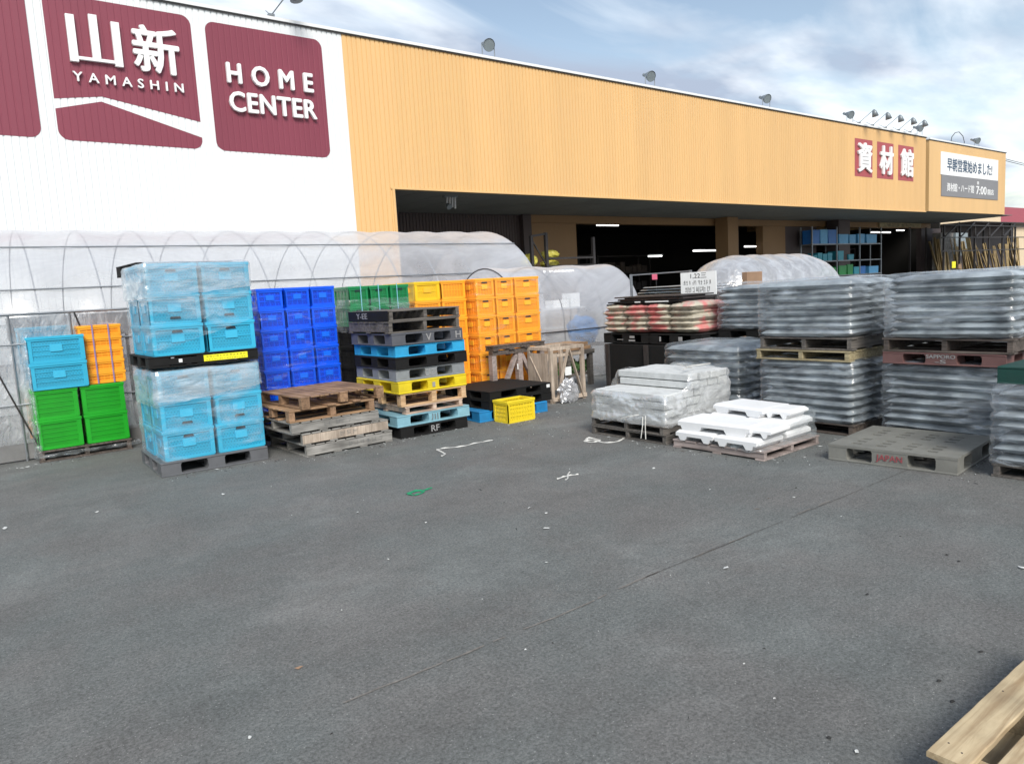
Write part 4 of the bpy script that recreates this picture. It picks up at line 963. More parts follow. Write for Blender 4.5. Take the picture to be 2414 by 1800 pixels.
MB().box(7.19, 7.89, 8.425, 8.475, .802, .85).box(7.19, 7.89, 8.925, 8.975, .802, .85).box(7.195, 7.245, 8.48, 8.92, .803, .849).box(7.835, 7.885, 8.48, 8.92, .803, .849).box(7.19, 7.89, 8.40, 8.423, .03, .09).box(7.255, 7.825, 8.43, 8.47, .70, .74).build('rail', 'wood_pale', t)
MB().bar((7.53, 8.405, .80), (7.28, 8.405, .06), .045, .02).bar((7.55, 8.40, .80), (7.80, 8.40, .06), .045, .02).bar((7.20, 8.9, .7), (7.20, 8.5, .1), .045, .02).build('brace', 'wood_pale', t)
MB().box(7.186, 7.190, 8.49, 8.92, .12, .76).box(7.3, 7.8, 8.97, 8.976, .1, .7).build('side_panel', 'wood_pale', t)
MB().box(7.47, 7.60, 8.42, 8.424, .40, .53).build('paper_label', 'card_white', t)
crumple('plastic_bag', 'crumpled milky plastic bag spilling from the pale timber frame', 7.42, 8.31, .0, .15, .10, .34, 'dome_wrap', 4.2, amp=.55)
crumple('plastic_bag', 'small crumpled white plastic inside the top of the pale wooden frame', 7.33, 8.65, .42, .06, .06, .20, 'scrap_white', 9.2)
for k in range(4): tag(MB().box(7.95, 9.1, 9.55 + k * .13, 9.66 + k * .13, .64, .70).box(7.9, 9.05, 9.56 + k * .13, 9.67 + k * .13, .715, .765).build('timber_bundle', 'wood_brown'), '%s row of brown timber lying on the bench behind the pale frame' % ['front', 'second', 'third', 'rear'][k], 'timber', 'brown timber behind the pale frame')
t = thing('timber_bench', 'rough bench of weathered timber carrying brown planks behind the pale frame', 'bench')
MB().box(7.92, 9.15, 9.5, 10.1, .56, .635).build('top', 'wood_grey_dark', t)
for x in (8.0, 8.55, 9.08): MB().box(x - .04, x + .04, 9.52, 9.6, 0, .558).build('leg', 'wood_grey_dark', t)
MB().box(7.95, 9.1, 9.62, 10.0, .18, .22).build('lower_shelf', 'wood_grey_dark', t)
for i in range(5):
    crumple('potted_plant', ['first', 'second', 'third', 'fourth', 'fifth'][i] + ' small leafy plant from the left under the timber bench', 8.05 + i * .25, 9.72, .22, .09, .09, .22, 'plant_green' if i != 1 else 'bag_brown', i * 3.1, 'plant', .8, grp='small plants under the bench')

# right hand pallets -------------------------------------------------------------------
# wrapped concrete kerbs
for i in range(2): put(wood_pallet(1.12, 1.14, .098, 'wood_grey_dark', 'wood_grey_dark', 'x', 8, seed=101 + i, thick=.016), ['lower', 'upper'][i] + ' dark wooden pallet under the film wrapped concrete slabs', 6.53, 5.74, i * .1, R([.5, -1.5][i]), 'dark wooden pallets under the concrete blocks')
def kerb1():
    return tag(MB().box(-.082, .082, -.53, .53, 0, .076).build('concrete_block', 'concrete', bevel=.006), 'x', 'block')
for lay in range(6):
    for j, x in enumerate((6.07, 6.25, 6.43, 6.62, 6.80, 6.98) if lay < 4 else (6.50, 6.68, 6.85, 7.02)):
        place('kerb', kerb1, 'long pale concrete slab, %s layer, %s from the front under the cloudy film' % (lv[lay], ordn[j]), (x, 5.73 + rnd.uniform(-.025, .025), .2 + lay * .0865), R(rnd.uniform(-1.2, 1.2)), 'concrete slabs under film')
wrap('stretch_film', 'cloudy clear film draped over the concrete slabs', 5.97, 7.1, 5.16, 6.30, .19, .73, 'bundle_wrap', 51, wr=.038, top=False, ztop=lambda x, y: .53 + .19 * min(1, max(0, (x - 6.28) / .16)) + .05 * noise.noise(Vector((x * 4, y * 4, 2))), n=180)
for i, (x, y, z) in enumerate(((5.94, 5.42, .30), (5.94, 5.46, .29))): tag(MB().tube([(x, y, z), (x - .02, y - .01, .18), (x - .03, y - .02 + .03 * i, .05)], .006, 5).build('strap', 'strap_white'), ['left', 'right'][i] + ' of two loose white strap ends hanging below the wrapped concrete slabs', 'strap', 'white straps on the concrete pallet')
tag(MB().tube([(5.95, 5.52, .30), (5.90, 5.62, .28), (5.90, 5.75, .24)], .007, 5).build('strap', 'strap_white'), 'short white strap end pointing left under the wrapped concrete slabs', 'strap', 'white straps on the concrete pallet')
tag(MB().tube([(6.45, 5.30, .762), (6.7, 5.40, .765), (7.0, 5.36, .765)], .008, 5).tube([(6.55, 5.26, .762), (6.68, 5.5, .768), (6.85, 5.72, .765)], .007, 5).build('strap', 'strap_white'), 'crossed white straps on top of the wrapped concrete slabs', 'strap')
# white foam blocks
put(wood_pallet(1.0, 1.08, .088, 'wood_purple', 'wood_purple', 'y', 7, seed=111, thick=.016), 'low reddish brown wooden pallet under the white blocks', 6.46, 4.53, 0, R(1), None)
def wblock(w, d, h, notches):
    # low block with chamfered top and notches along its foot; w along Y, d along X
    o = MB(); c = .024; pts = [(-w / 2, 0)]
    pts = [(-w / 2, .042), (-w / 2 + .035, .042), (-w / 2 + .055, 0)]
    for (a, b_) in notches: pts += [(a, 0), (a + .03, .045), (b_ - .03, .045), (b_, 0)]
    pts += [(w / 2 - .055, 0), (w / 2 - .035, .042), (w / 2, .042), (w / 2, h - c), (w / 2 - c, h), (-w / 2 + c, h), (-w / 2, h - c)]
    n = len(pts); rows = []
    for x, g in ((-d / 2, 1), (-d / 2 + c, 0), (d / 2 - c, 0), (d / 2, 1)):
        rows.append([(x, p[0] * (1 - .00 * g), p[1] if p[1] <= h - c else (h - c * (1 if g else 0) if abs(p[0]) < w / 2 else p[1])) for p in pts])
    o.grid(rows, closed=True); o.add(rows[0], [tuple(range(n))]); o.add(rows[-1], [tuple(range(n))])
    return tag(o.build('white_block', 'white_foam', bevel=.004), 'x', 'block')
WB = [((6.18, 4.78, .09), 'A', 'lowest layer, front, far from the grey pallet'), ((6.18, 4.29, .09), 'A', 'lowest layer, front, nearer the grey pallet'), ((6.68, 4.78, .09), 'A', 'lowest layer, rear, far from the grey pallet'), ((6.68, 4.29, .09), 'A', 'lowest layer, rear, nearer the grey pallet'),
      ((6.22, 4.60, .196), 'B', 'long one lying alone on the front of the stack'), ((6.70, 4.75, .196), 'A', 'second layer, rear, far from the grey pallet'), ((6.68, 4.27, .196), 'A', 'second layer, rear, nearer the grey pallet'), ((6.72, 4.62, .303), 'C', 'topmost one at the rear of the stack'), ((6.72, 4.22, .303), 'D', 'small top piece at the corner nearest the grey pallet'), ((6.24, 4.13, .196), 'D', 'small piece beside the long front one'), ((6.50, 4.42, .196), 'D', 'small piece sunk between the front and rear ones')]
for i, (l_, k, lab) in enumerate(WB):
    place('wb' + k, {'A': lambda: wblock(.47, .46, .104, [(-.12, .12)]), 'B': lambda: wblock(.84, .44, .108, [(-.16, .16)]), 'C': lambda: wblock(.66, .46, .095, [(-.14, .14)]), 'D': lambda: wblock(.30, .36, .092, [(-.07, .07)])}[k], 'white block with notched foot, ' + lab, l_, R(rnd.uniform(-6, 6) if k != 'A' else rnd.uniform(-2, 2)), 'white blocks on the low pallet')
wrap('stretch_film', 'torn clear film round the low stack of white blocks', 5.99, 6.95, 4.03, 5.03, .07, .30, 'stretch_wrap', 61, wr=.03, top=False, ztop=lambda x, y: .16 + .2 * max(0, min(1, (x - 6.25) * 2.5)))
# grey empty pallet
p_ = plastic_pallet(1.08, 1.04, .15, 'pallet_olive', slots=True, foot=.17, mid=.30)
put(p_, 'empty olive grey plastic pallet with slotted deck lying on the asphalt', 6.965, 3.095, 0, R(-85), None)
text_fit('JAPAN', 'ink_red', p_, -.11, .11, .035, .105, -.5225, 'lettering', .001, .012); 
# stacks of dark bags
def bag_stack(cx, cy, z0, z1, n, rows, where, seed, film_=True, w=1.1, d=1.1, swap=False, zt=None):
    h = (z1 - z0) / n
    for k in range(n):
        for j in range(rows):
            dx = d / 2
            bag('drk%.2f' % w, w * rnd.uniform(.97, 1.0), dx * 1.02, h * 1.32, 'bag_dark', 'soil_bag', 'dark wrapped bag, %s, %s layer%s' % (where, (lv + ['eighth', 'ninth'])[k], ', front row' if j == 0 else ', rear row'), 'bag', (cx - d / 4 + j * d / 2 + rnd.uniform(-.014, .014), cy + rnd.uniform(-.02, .02), z0 - .01 + k * h * .985 + rnd.uniform(-.006, .006)), PI / 2, 'dark bags, ' + where)
    if film_:
        wrap('stretch_film', 'clear shiny film round the dark bags, ' + where, cx - d / 2 - .004, cx + d / 2 - .01, cy - w / 2 - .002, cy + w / 2 + .002, z0 + .01, z1 + .02, 'bag_wrap', seed, layers=n, bulge=.026, r=.06, wr=.010, n=170,
             ztop=lambda x, y: z1 + .02 + .02 * noise.noise(Vector((x * 4, y * 4, seed))))
# stack 1 (left of the two tall ones): lower load, two pallets, upper load
S1 = 4.43
put(wood_pallet(1.06, 1.08, .12, 'wood_dark', 'wood_dark', 'x', 8, seed=121), 'dark wooden pallet on the ground under the left tall stack of dark bags', 7.98, S1, 0)
bag_stack(7.97, S1, .12, .785, 8, 2, 'lower left tall stack', 71)
put(wood_pallet(1.1, 1.12, .115, 'wood_straw', 'wood_straw', 'x', 8, seed=122), 'yellowish wooden pallet under the dark one in the left tall stack', 7.96, S1 + .04, .79)
put(wood_pallet(1.08, 1.1, .135, 'wood_grey_dark', 'wood_grey_dark', 'x', 8, seed=123), 'dark wooden pallet carrying the upper bags of the left tall stack', 7.98, S1 + .02, .907)
bag_stack(7.97, S1 + .02, 1.045, 1.64, 8, 2, 'upper left tall stack', 73)
# stack 2
S2 = 3.03
put(wood_pallet(1.06, 1.08, .12, 'wood_dark', 'wood_dark', 'x', 8, seed=124), 'dark wooden pallet on the ground under the right tall stack of dark bags', 8.08, S2 + .06, 0)
bag_stack(8.07, S2 + .04, .12, .785, 8, 2, 'lower right tall stack', 77, w=1.12)
p_ = put(plastic_pallet(1.1, 1.08, .118, 'pallet_maroon', foot=.2, mid=.28), 'maroon plastic pallet with white letters in the right tall stack', 8.02, S2 + .03, .79, R(-90))
text_fit('SAPPORO', 'ink_white', p_, -.13, .13, .066, .102, -.5425, 'lettering', .001, .01); text_fit('-S', 'ink_white', p_, -.05, .05, .018, .055, -.5425, 'lettering', .001, .01)
put(wood_pallet(1.08, 1.16, .135, 'wood_dark', 'wood_dark', 'x', 8, seed=125), 'dark wooden pallet carrying the upper bags of the right tall stack', 8.02, S2, .910)
bag_stack(8.0, S2 - .01, 1.048, 1.645, 8, 2, 'upper right tall stack', 79, w=1.12)
# stack 3 at the right edge
put(wood_pallet(1.06, 1.08, .11, 'wood_grey_dark', 'wood_grey_dark', 'x', 8, seed=126), 'weathered wooden pallet under the bags at the right edge', 7.18, 1.78, 0)
bag_stack(7.18, 1.77, .11, .745, 7, 1, 'stack at the right edge', 83, w=1.1)
put(plastic_pallet(1.1, 1.08, .14, 'pallet_green', foot=.2, mid=.2), 'dark green plastic pallet on top of the bags at the right edge', 7.2, 1.75, .765, R(-90))
# stack 4 behind the concrete
put(wood_pallet(.98, 1.1, .20, 'wood_dark', 'wood_dark', 'x', 8, seed=127), 'dark wooden pallet under the low bags behind the concrete slabs', 8.13, 5.99, 0)
bag_stack(8.13, 5.99, .2, .89, 7, 2, 'low stack behind the concrete slabs', 89, w=1.16, d=1.04)
# stack 5 behind it
put(wood_pallet(1.05, 1.1, .12, 'wood_dark', 'wood_dark', 'x', 8, seed=128), 'dark wooden pallet under the farthest stack of dark bags', 9.35, 6.02, 0)
bag_stack(9.33, 6.02, .12, .88, 7, 1, 'farthest stack, lower load', 91, film_=False)
put(plastic_pallet(1.1, 1.1, .13, 'pallet_black'), 'black pallet between the loads of the farthest bag stack', 9.33, 6.02, .885)
bag_stack(9.33, 6.02, 1.02, 1.63, 7, 2, 'farthest stack, upper load', 93)

# cement sacks on the black container ----------------------------------------------------
t = thing('black_container', 'long black steel container carrying the pink and grey sacks', 'container')
MB().box(8.45, 9.4, 6.70, 8.52, .06, .80).build('body', 'pallet_black', t, bevel=.01)
for y in (6.72, 7.6, 8.42): MB().box(8.41, 8.449, y, y + .07, 0, .80).build('corner_post', 'steel_dark', t)
put(plastic_pallet(1.0, .9, .155, 'pallet_black', cut=False), 'black pallet with pale marks, under the left half of the pink sacks', 8.92, 8.07, .815, R(-90))
p2 = put(plastic_pallet(1.0, .9, .155, 'pallet_black', cut=False), 'black pallet under the right half of the pink sacks, beside the dark bags', 8.92, 7.12, .815, R(-90))
MB().box(8.449, 8.452, 8.12, 8.25, .87, .88).box(8.449, 8.452, 7.87, 8.0, .85, .875).box(8.449, 8.452, 7.88, 7.98, .90, .935).box(8.449, 8.452, 7.35, 7.38, .86, .93).box(8.449, 8.452, 6.95, 7.02, .87, .93).build('pale_marks', 'ink_white', t)
for k in range(5):
    for j in range(4):
        bag('cem', .47, .84, .135, 'bag_cement', 'cement_sack', 'pink and grey sack, %s layer, %s from the clear tunnel' % (['lowest', 'second', 'third', 'fourth', 'top'][k], ordn[j]), 'sack', (8.86 + rnd.uniform(-.02, .02), 8.30 - j * .45 + rnd.uniform(-.02, .02) + (.04 if k % 2 else 0), .972 + k * .083), PI / 2 + PI / 2 * 0, 'pink and grey cement sacks')
t = thing('black_tray_stack', 'pile of flat black trays on top of the pink and grey sacks', 'tray')
MB().box(8.5, 9.3, 6.98, 8.5, 1.40, 1.425).box(8.47, 9.3, 7.0, 8.44, 1.44, 1.462).build('lower_tray', 'pallet_black', t); MB().box(8.55, 9.3, 7.0, 8.3, 1.475, 1.50).box(8.52, 9.3, 7.02, 8.34, 1.515, 1.535).build('upper_tray', 'steel_dark', t); MB().box(8.6, 9.2, 7.1, 8.3, 1.425, 1.44).box(8.6, 9.2, 7.1, 8.3, 1.462, 1.475).box(8.6, 9.2, 7.1, 8.2, 1.50, 1.515).build('spacer', 'slot_dark', t)
MB().box(8.462, 8.469, 7.75, 7.86, 1.443, 1.46).box(8.462, 8.469, 7.2, 7.65, 1.443, 1.46).build('white_labels', 'card_white', t)
t = thing('sheet_rack', 'black rack of grey corrugated sheets behind the pink sacks', 'rack')
MB().box(9.7, 10.9, 7.7, 9.1, .0, 1.50).build('base', 'steel_dark', t)
for k in range(4): corr_ = MB().grid([[(9.68 + k * .02 + a * .06, 7.72, 1.515 + k * .045 + .012 * (a % 2)), (9.68 + k * .02 + a * .06, 9.0 - .05 * k, 1.515 + k * .045 + .012 * (a % 2))] for a in range(20)]); corr_.build('sheet', 'sheet_grey', t)
for y in (7.75, 9.05): MB().box(9.66, 9.69, y - .02, y + .02, 1.5, 1.9).build('upright', 'galvanised', t)
MB().box(9.655, 9.658, 7.77, 9.03, 1.875, 1.895).build('top_bar', 'galvanised', t)
t = thing('notice_board', 'white handwritten board standing between the pink sacks and the dark bags', 'notice', (9.5, 7.46, 0), R(-82))
MB().box(-.31, .31, -.012, .012, 1.50, 1.86).build('board', 'card_white', t); MB().box(-.28, -.25, .0135, .035, 0, 1.8).box(.25, .28, .0135, .035, 0, 1.8).build('leg', 'steel_dark', t)
text_fit('1,22三', 'ink', t, -.13, .15, 1.755, 1.84, -.0135, 'handwriting', .0006, .0)
marks('ink_faint', t, -.27, .24, 1.66, 1.73, -.0125, 'handwriting', 10, 3)
marks('ink_faint', t, -.25, .22, 1.54, 1.63, -.0125, 'handwriting', 7, 5)
t = thing('small_flag', 'tiny pink and white flag above the clear tunnel end', 'flag', (12.1, 10.6, 0)); MB().box(-.006, .006, -.006, .006, 0, 1.95).build('stick', 'wire_black', t); MB().box(-.14, .02, -.014, -.008, 1.80, 1.93).build('cloth', 'cloth_pink', t)

# ---------------------------------------------------------------- plastic tunnels
def tunnel(label, x0, x1, yc, a, zw, zr, hoop, mt, seed, purl=(), ends=(True, True), r=.011, sagx=.0, taper=0, group='clear plastic tunnels', hoopm='galvanised'):
    t = thing('plastic_tunnel', label, 'greenhouse', (0, 0, 0), 0, group)
    def P(x, u, s_=1.0, off=0):                   # u from -1 (near foot) to 1 (far foot)
        aw = a + off; h = zr - zw + off; wl = zw / (zw + 1.35 * a)
        k = 0 if taper == 0 else max(0, 1 - min(x - x0, x1 - x) / taper)
        s_ *= math.sqrt(max(.0, 1 - k * k)) if k > 0 else 1
        if abs(u) > 1 - wl:
            f = (1 - abs(u)) / wl; return (x, yc + math.copysign(aw * (.35 + .65 * s_), u), zw * f)
        th = PI / 2 * u / (1 - wl)
        return (x, yc + aw * (.35 + .65 * s_) * math.sin(th), zw + h * (s_ if taper else 1) * math.cos(th))
    NX = int((x1 - x0) / .12) + 1; rows = []
    for i in range(NX + 1):
        x = x0 + (x1 - x0) * i / NX; row = []
        ph = ((x - x0) / hoop) % 1.0; sag = -.03 * math.sin(PI * ph) ** 2
        for j in range(49):
            u = -1 + j / 24; q = P(x, u, 1, .018 + sag)
            g = .012 * noise.noise(Vector((x * 2, u * 4, seed))) + .008 * noise.noise(Vector((x * 9, u * 5, seed + 3)))
            row.append((q[0], q[1] + g, max(.02, q[2] + g)))
        rows.append(row)
    MB().grid(rows).build('cover', mt, t, smooth=True)
    n = int(round((x1 - x0) / hoop))
    for i in range(n + 1):
        x = x0 + hoop * i if i < n else x1
        if taper: x = min(max(x, x0 + .03), x1 - .03)
        MB().tube([P(x, -1 + k / 18) for k in range(37)], r, 6).build('hoop', hoopm, t, smooth=True)
    for u in purl: MB().tube([P(x0 + (x1 - x0) * k / 8, u, 1, .03) for k in range(9)] if taper == 0 else [P(x0 + .3, u), P(x1 - .3, u)], r * 1.2, 6).build('purlin', hoopm, t)
    for e, x in zip(ends, (x0, x1)):
        if e:
            ring = [P(x, -1 + k / 18) for k in range(37)]
            q = MB(); q.grid([ring, [(x, yc + (p[1] - yc) * .5, p[2] * .5) for p in ring], [(x, yc, .02 + .0 * p[2]) for p in ring]]); q.build('end_sheet', mt, t)
    return t
tunnel('large clear plastic tunnel along the whole white wall', -6.35, 10.25, 14.5, 2.4, 1.2, 3.14, .83, 'tunnel_film', 5, purl=(-.90, -.80, -.62, -.50, -.30), ends=(False, True))
tunnel('smaller clear plastic tunnel with dark hoops behind the tall orange crates', 8.15, 11.25, 11.35, 1.05, 1.05, 2.17, 1.03, 'tunnel_film', 15, purl=(-.62,), ends=(True, True), hoopm='steel_dark')
tunnel('low clear covered hump in front of the bin shelf, behind the dark bags', 14.9, 20.3, 11.6, 1.1, 1.25, 2.30, .68, 'dome_wrap', 25, ends=(False, False), r=.010, taper=1.3, hoopm='steel_white')
tag(MB().box(14.9, 15.5, 10.3, 10.45, 0, 1.86).build('cardboard_box', 'cardboard', bevel=.01), 'tall brown carton standing in front of the low clear hump', 'carton')
# things inside the tunnels
t = thing('tool_shelf', 'pale shelf with white boxes inside the smaller clear tunnel', 'shelf', (9.2, 10.9, 0))
MB().box(0, 1.1, 0, .4, 1.32, 1.35).box(0, 1.1, 0, .4, .95, .98).build('shelf_board', 'steel_white', t); MB().box(.3, .7, .05, .3, 1.352, 1.5).box(.75, 1.0, .05, .3, 1.352, 1.62).build('boxes', 'card_white', t); MB().box(0, .04, .17, .21, 0, 1.6).box(1.06, 1.1, .17, .21, 0, 1.6).build('leg', 'steel_white', t)
crumple('blue_tarp', 'folded bright blue tarpaulin inside the smaller clear tunnel', 10.05, 10.75, .62, .33, .22, .55, 'tarp_blue', 6.6, 'tarpaulin', .3)
t = thing('tarp_table', 'dark low table under the blue tarpaulin inside the smaller tunnel', 'table', (9.4, 10.5, 0)); MB().box(0, 1.1, 0, .5, .57, .62).build('table_top', 'wood_grey_dark', t)
for x in (.03, 1.03): MB().box(x, x + .04, .02, .06, 0, .568).box(x, x + .04, .44, .48, 0, .568).build('leg', 'wood_grey_dark', t)
for i in range(3):
    t = thing('nursery_bench', ['left', 'middle', 'right'][i] + ' long bench inside the large clear tunnel', 'bench', (-4.5 + i * 4.7, 13.6, 0), 0, 'benches inside the large tunnel')
    MB().box(0, 3.9, 0, 1.0, .75, .8).box(0, 3.9, 0, 1.0, .3, .33).build('table_top', 'steel_white', t)
    for x in (.03, 1.9, 3.8): MB().box(x, x + .05, .02, .07, 0, .748).build('leg', 'steel_white', t)
t = thing('shade_cloth_roll', 'rolled dark shade cloth lying on the middle bench in the large tunnel', 'cloth'); MB().tube([(.6 + k * .3, 13.9 + .02 * (k % 2), .93) for k in range(9)], .12, 10).build('roll', 'pallet_slate', t)
# lean-to screen at the left
t = thing('film_screen', 'low pipe framed screen of cloudy film at the left edge', 'screen', (0, 10.72, 0))
for x in (-2.9, -2.0, -1.1, -.2, .66, 1.3, 2.0): MB().tube([(x, 0, 0), (x, 0, 1.79)], .014, 6).build('post', 'galvanised', t)
for z in (1.79, 1.43, .70): MB().tube([(-3, -.005, z), (2.05, -.005, z - .004)], .018 if z > 1.5 else .012, 6).build('rail', 'galvanised', t)
MB().tube([(.27, -.02, 1.75), (.83, -.02, .05)], .011, 6).tube([(1.35, -.02, 1.78), (1.5, -.02, 1.2)], .011, 6).build('brace', 'steel_dark', t)
rows = [[(-3 + 5.05 * i / 60, .012 + .02 * noise.noise(Vector((i * .4, k * .5, 3))), .22 + 1.57 * k / 14) for k in range(15)] for i in range(61)]
MB().grid(rows).build('sheet', 'screen_film', t, smooth=True)
MB().box(-3, 2.05, .02, .06, .02, .26).build('foot_board', 'kerb_grey', t)
t = thing('covered_shelf', 'dark covered shelf behind the cloudy film screen', 'shelf', (.7, 11.4, 0)); MB().box(0, 1.4, 0, .5, 1.45, 1.75).build('cover', 'pallet_slate', t); MB().box(0.02, .06, .1, .14, 0, 1.45).box(1.34, 1.38, .1, .14, 0, 1.45).build('leg', 'steel_dark', t)
t = thing('white_cabinet', 'white cabinet standing inside the cloudy screen at the left edge', 'cabinet', (-.9, 11.3, 0)); MB().box(0, 1.1, 0, .5, .05, .62).build('body', 'steel_white', t); MB().box(-.01, 1.11, -.01, .51, .62, .66).build('lid', 'steel_white', t)

# near pallet at the bottom right -----------------------------------------------------
t = thing('wooden_pallet', 'pale wooden pallet with grooved grain, nearest the viewer at the lower edge', 'pallet', (0, 0, 0))
b = MB()
def board(x0, x1, y0, y1, z0, z1, seed):
    rows = []; n = 60
    for i in range(n + 1):
        x = x0 + (x1 - x0) * i / n; e0 = .0025 * noise.noise(Vector((x * 9, seed, 0))); e1 = .0025 * noise.noise(Vector((x * 9, seed, 5)))
        r = .004
        rows.append([(x, y0 + e0, z0), (x, y0 + e0, z1 - r), (x, y0 + e0 + r, z1), (x, y1 + e1 - r, z1), (x, y1 + e1, z1 - r), (x, y1 + e1, z0)])
    b.grid(rows, closed=True); b.add(rows[0], [tuple(range(6))]); b.add(rows[-1], [tuple(range(6))])
for k in range(6): board(2.395 + (.012 if k == 1 else 0), 3.5, .883 - k * .175, 1.008 - k * .175, .128, .150, k)
b.build('top_deck', 'wood_near', t)
for x in (2.47, 2.95, 3.42): MB().box(x - .03, x + .03, .01, .99, .02, .127).build('bearer', 'wood_near', t)
MB().box(2.4, 3.5, .89, .99, 0, .019).box(2.4, 3.5, .45, .55, 0, .019).box(2.4, 3.5, .01, .11, 0, .019).build('bottom_deck', 'wood_near', t)
q = MB()
for x in (2.46, 2.485, 2.95): 
    for k in range(6): q.tube([(x, .905 - k * .175 + (.07 if x != 2.46 else .02), .149), (x, .905 - k * .175 + (.07 if x != 2.46 else .02), .1512)], .0032, 8)
q.build('nail_heads', 'steel_dark', t)

# litter ---------------------------------------------------------------------------------
def strap(pts, w, label, m_='strap_white', name='packing_strap', grp='straps on the asphalt'):
    rows = []; P = [Vector(p + (0,)) if len(p) == 2 else Vector(p) for p in pts]; out = []
    for i in range(len(P) - 1):
        for k in range(8):
            a = P[max(i - 1, 0)]; b_ = P[i]; c_ = P[i + 1]; d_ = P[min(i + 2, len(P) - 1)]; t_ = k / 8
            out.append(.5 * ((2 * b_) + (-a + c_) * t_ + (2 * a - 5 * b_ + 4 * c_ - d_) * t_ ** 2 + (-a + 3 * b_ - 3 * c_ + d_) * t_ ** 3))
    out.append(P[-1])
    for i, p in enumerate(out):
        d_ = (out[min(i + 1, len(out) - 1)] - out[max(i - 1, 0)]).normalized(); u = Vector((-d_.y, d_.x, 0)) * w / 2; tw = .3 * noise.noise(Vector((i * .3, len(pts), 0)))
        rows.append([tuple(p - u + Vector((0, 0, .004))), tuple(p + Vector((0, 0, .010 + .004 * math.sin(i * .9)))), tuple(p + u + Vector((0, 0, .004 + abs(tw) * w)))])
    return tag(MB().grid(rows).build(name, m_), label, 'strap', grp)
strap([(4.24, 7.02), (4.34, 7.04), (4.54, 6.95), (4.75, 6.97), (4.97, 6.94)], .022, 'long thin white strap lying on the asphalt before the mixed pallets')
strap([(4.26, 7.02), (4.23, 6.88), (4.19, 6.76), (4.10, 6.70)], .025, 'short hooked white strap end on the asphalt before the mixed pallets')
strap([(5.60, 6.02), (5.74, 6.12), (5.72, 5.92), (5.62, 5.90), (5.58, 6.02), (5.68, 6.0), (5.67, 5.78), (5.81, 5.72), (6.04, 5.82)], .03, 'looped white strap in front of the wrapped concrete slabs')
strap([(4.27, 5.0), (4.36, 5.02), (4.45, 5.01), (4.52, 4.98)], .018, 'straight white strap piece crossed by another on the asphalt'); strap([(4.53, 5.11), (4.44, 5.04), (4.36, 4.95), (4.30, 4.92)], .014, 'slanted white strap piece lying across the straight one')
strap([(3.08, 5.65), (3.19, 5.69), (3.22, 5.60), (3.12, 5.56), (3.09, 5.63), (3.17, 5.67), (3.26, 5.64), (3.34, 5.66)], .03, 'tangled green string on the asphalt', 'string_green', 'green_string', None)
for i, (x, y, s_) in enumerate((x, y, s_ * .75) for x, y, s_ in ((5.12, 4.59, .035), (5.10, 3.14, .018), (3.54, 4.5, .03), (3.54, 4.29, .03), (3.30, 4.01, .04), (2.86, 3.49, .02), (3.55, 2.64, .034), (4.68, 1.47, .04), (2.52, 1.65, .010), (2.67, 1.9, .009), (.23, 7.38, .05), (.79, 2.9, .022), (2.51, 5.46, .03), (2.76, 4.8, .02), (2.17, 4.3, .018), (2.24, 3.32, .009), (1.59, 3.77, .010), (2.43, 1.26, .022), (1.9, 7.0, .04), (.9, 7.3, .03))):
    q = random.Random(i + 5); n = 7; vs = [(s_ * (.5 + .6 * q.random()) * math.cos(2 * PI * k / n) * (1.0 if i != 17 else 1.0), s_ * (.3 + .3 * q.random()) * math.sin(2 * PI * k / n), .004 + .008 * q.random()) for k in range(n)] + [(0, 0, .012)]
    o = MB().add(vs, [(k, (k + 1) % n, n) for k in range(n)]).build('paper_scrap', 'scrap_white', loc=(x, y, 0), rz=q.random() * 3)
    tag(o, 'small torn white scrap lying on the open asphalt', 'scrap', 'white scraps on the asphalt')
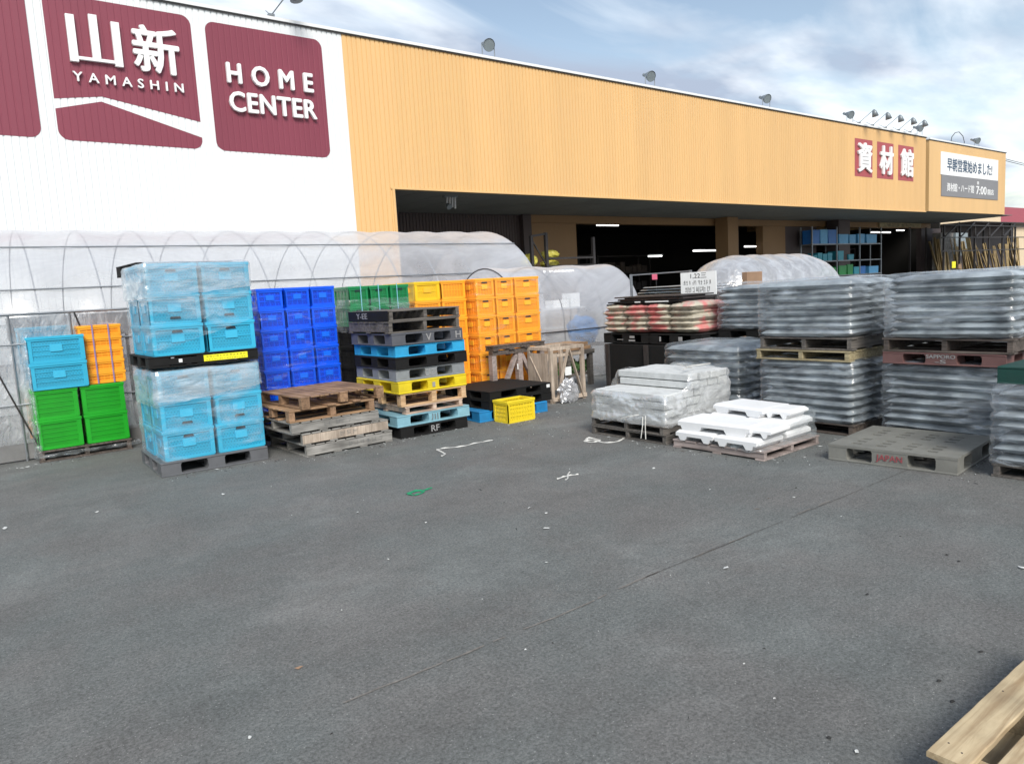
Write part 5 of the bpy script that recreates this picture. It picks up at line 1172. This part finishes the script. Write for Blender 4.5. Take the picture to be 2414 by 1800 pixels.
for i, (x, y) in enumerate(((4.62, 1.84), (4.56, 1.75), (3.76, 1.89), (3.01, 1.17), (3.13, 1.27), (2.44, 1.37), (3.51, 1.25), (5.36, 3.28))):
    q = random.Random(i + 50); n = 6; s_ = .013; vs = [(s_ * (.6 + .6 * q.random()) * math.cos(2 * PI * k / n), s_ * (.5 + .3 * q.random()) * math.sin(2 * PI * k / n), .003) for k in range(n)] + [(0, 0, .010)]
    tag(MB().add(vs, [(k, (k + 1) % n, n) for k in range(n)]).build('bark_chip', 'scrap_dark', loc=(x, y, 0)), 'tiny black chip lying on the asphalt', 'chip', 'black chips on the asphalt')
tag(MB().add([(0, 0, .004), (.03, .008, .008), (.018, .024, .005), (-.012, .018, .008)], [(0, 1, 2, 3)]).build('dry_leaf', 'cardboard', loc=(1.15, 3.3, 0)), 'single dry tan leaf on the asphalt', 'leaf')

# loose grit and splinters gathered along the foot of the loads
g = random.Random(11); o = MB()
for (xa, xb, ya, yb, n) in ((.4, 1.9, 10.15, 10.4, 60), (1.6, 2.9, 8.0, 8.22, 60), (2.95, 4.2, 7.7, 7.9, 70), (4.2, 5.5, 7.72, 7.95, 70), (5.5, 7.0, 7.45, 7.98, 90), (7.0, 8.2, 7.9, 8.4, 80), (5.75, 5.95, 3.9, 6.5, 110), (6.3, 7.2, 2.3, 2.6, 50), (6.0, 7.4, 3.6, 4.0, 70), (4.5, 5.9, 6.3, 7.5, 60), (2.0, 6.0, 4.0, 7.5, 35), (1.0, 5.0, 1.5, 4.0, 25)):
    for k in range(n):
        x, y = g.uniform(xa, xb), g.uniform(ya, yb); s_ = g.uniform(.003, .008); a = g.uniform(0, PI); l_ = s_ * g.choice((1, 1, 1.5, 4)); dx, dy = math.cos(a), math.sin(a)
        o.add([(x - dx * l_, y - dy * l_, .002), (x + dy * s_ * .6, y - dx * s_ * .6, .003), (x + dx * l_, y + dy * l_, .002), (x - dy * s_ * .6, y + dx * s_ * .6, .003), (x, y, .004 + s_ * .5)], [(0, 1, 4), (1, 2, 4), (2, 3, 4), (3, 0, 4)], g.choice((0, 0, 1, 2)))
tag(o.build('grit', ['scrap_dark', 'wood_dark', 'concrete']), kind='stuff')
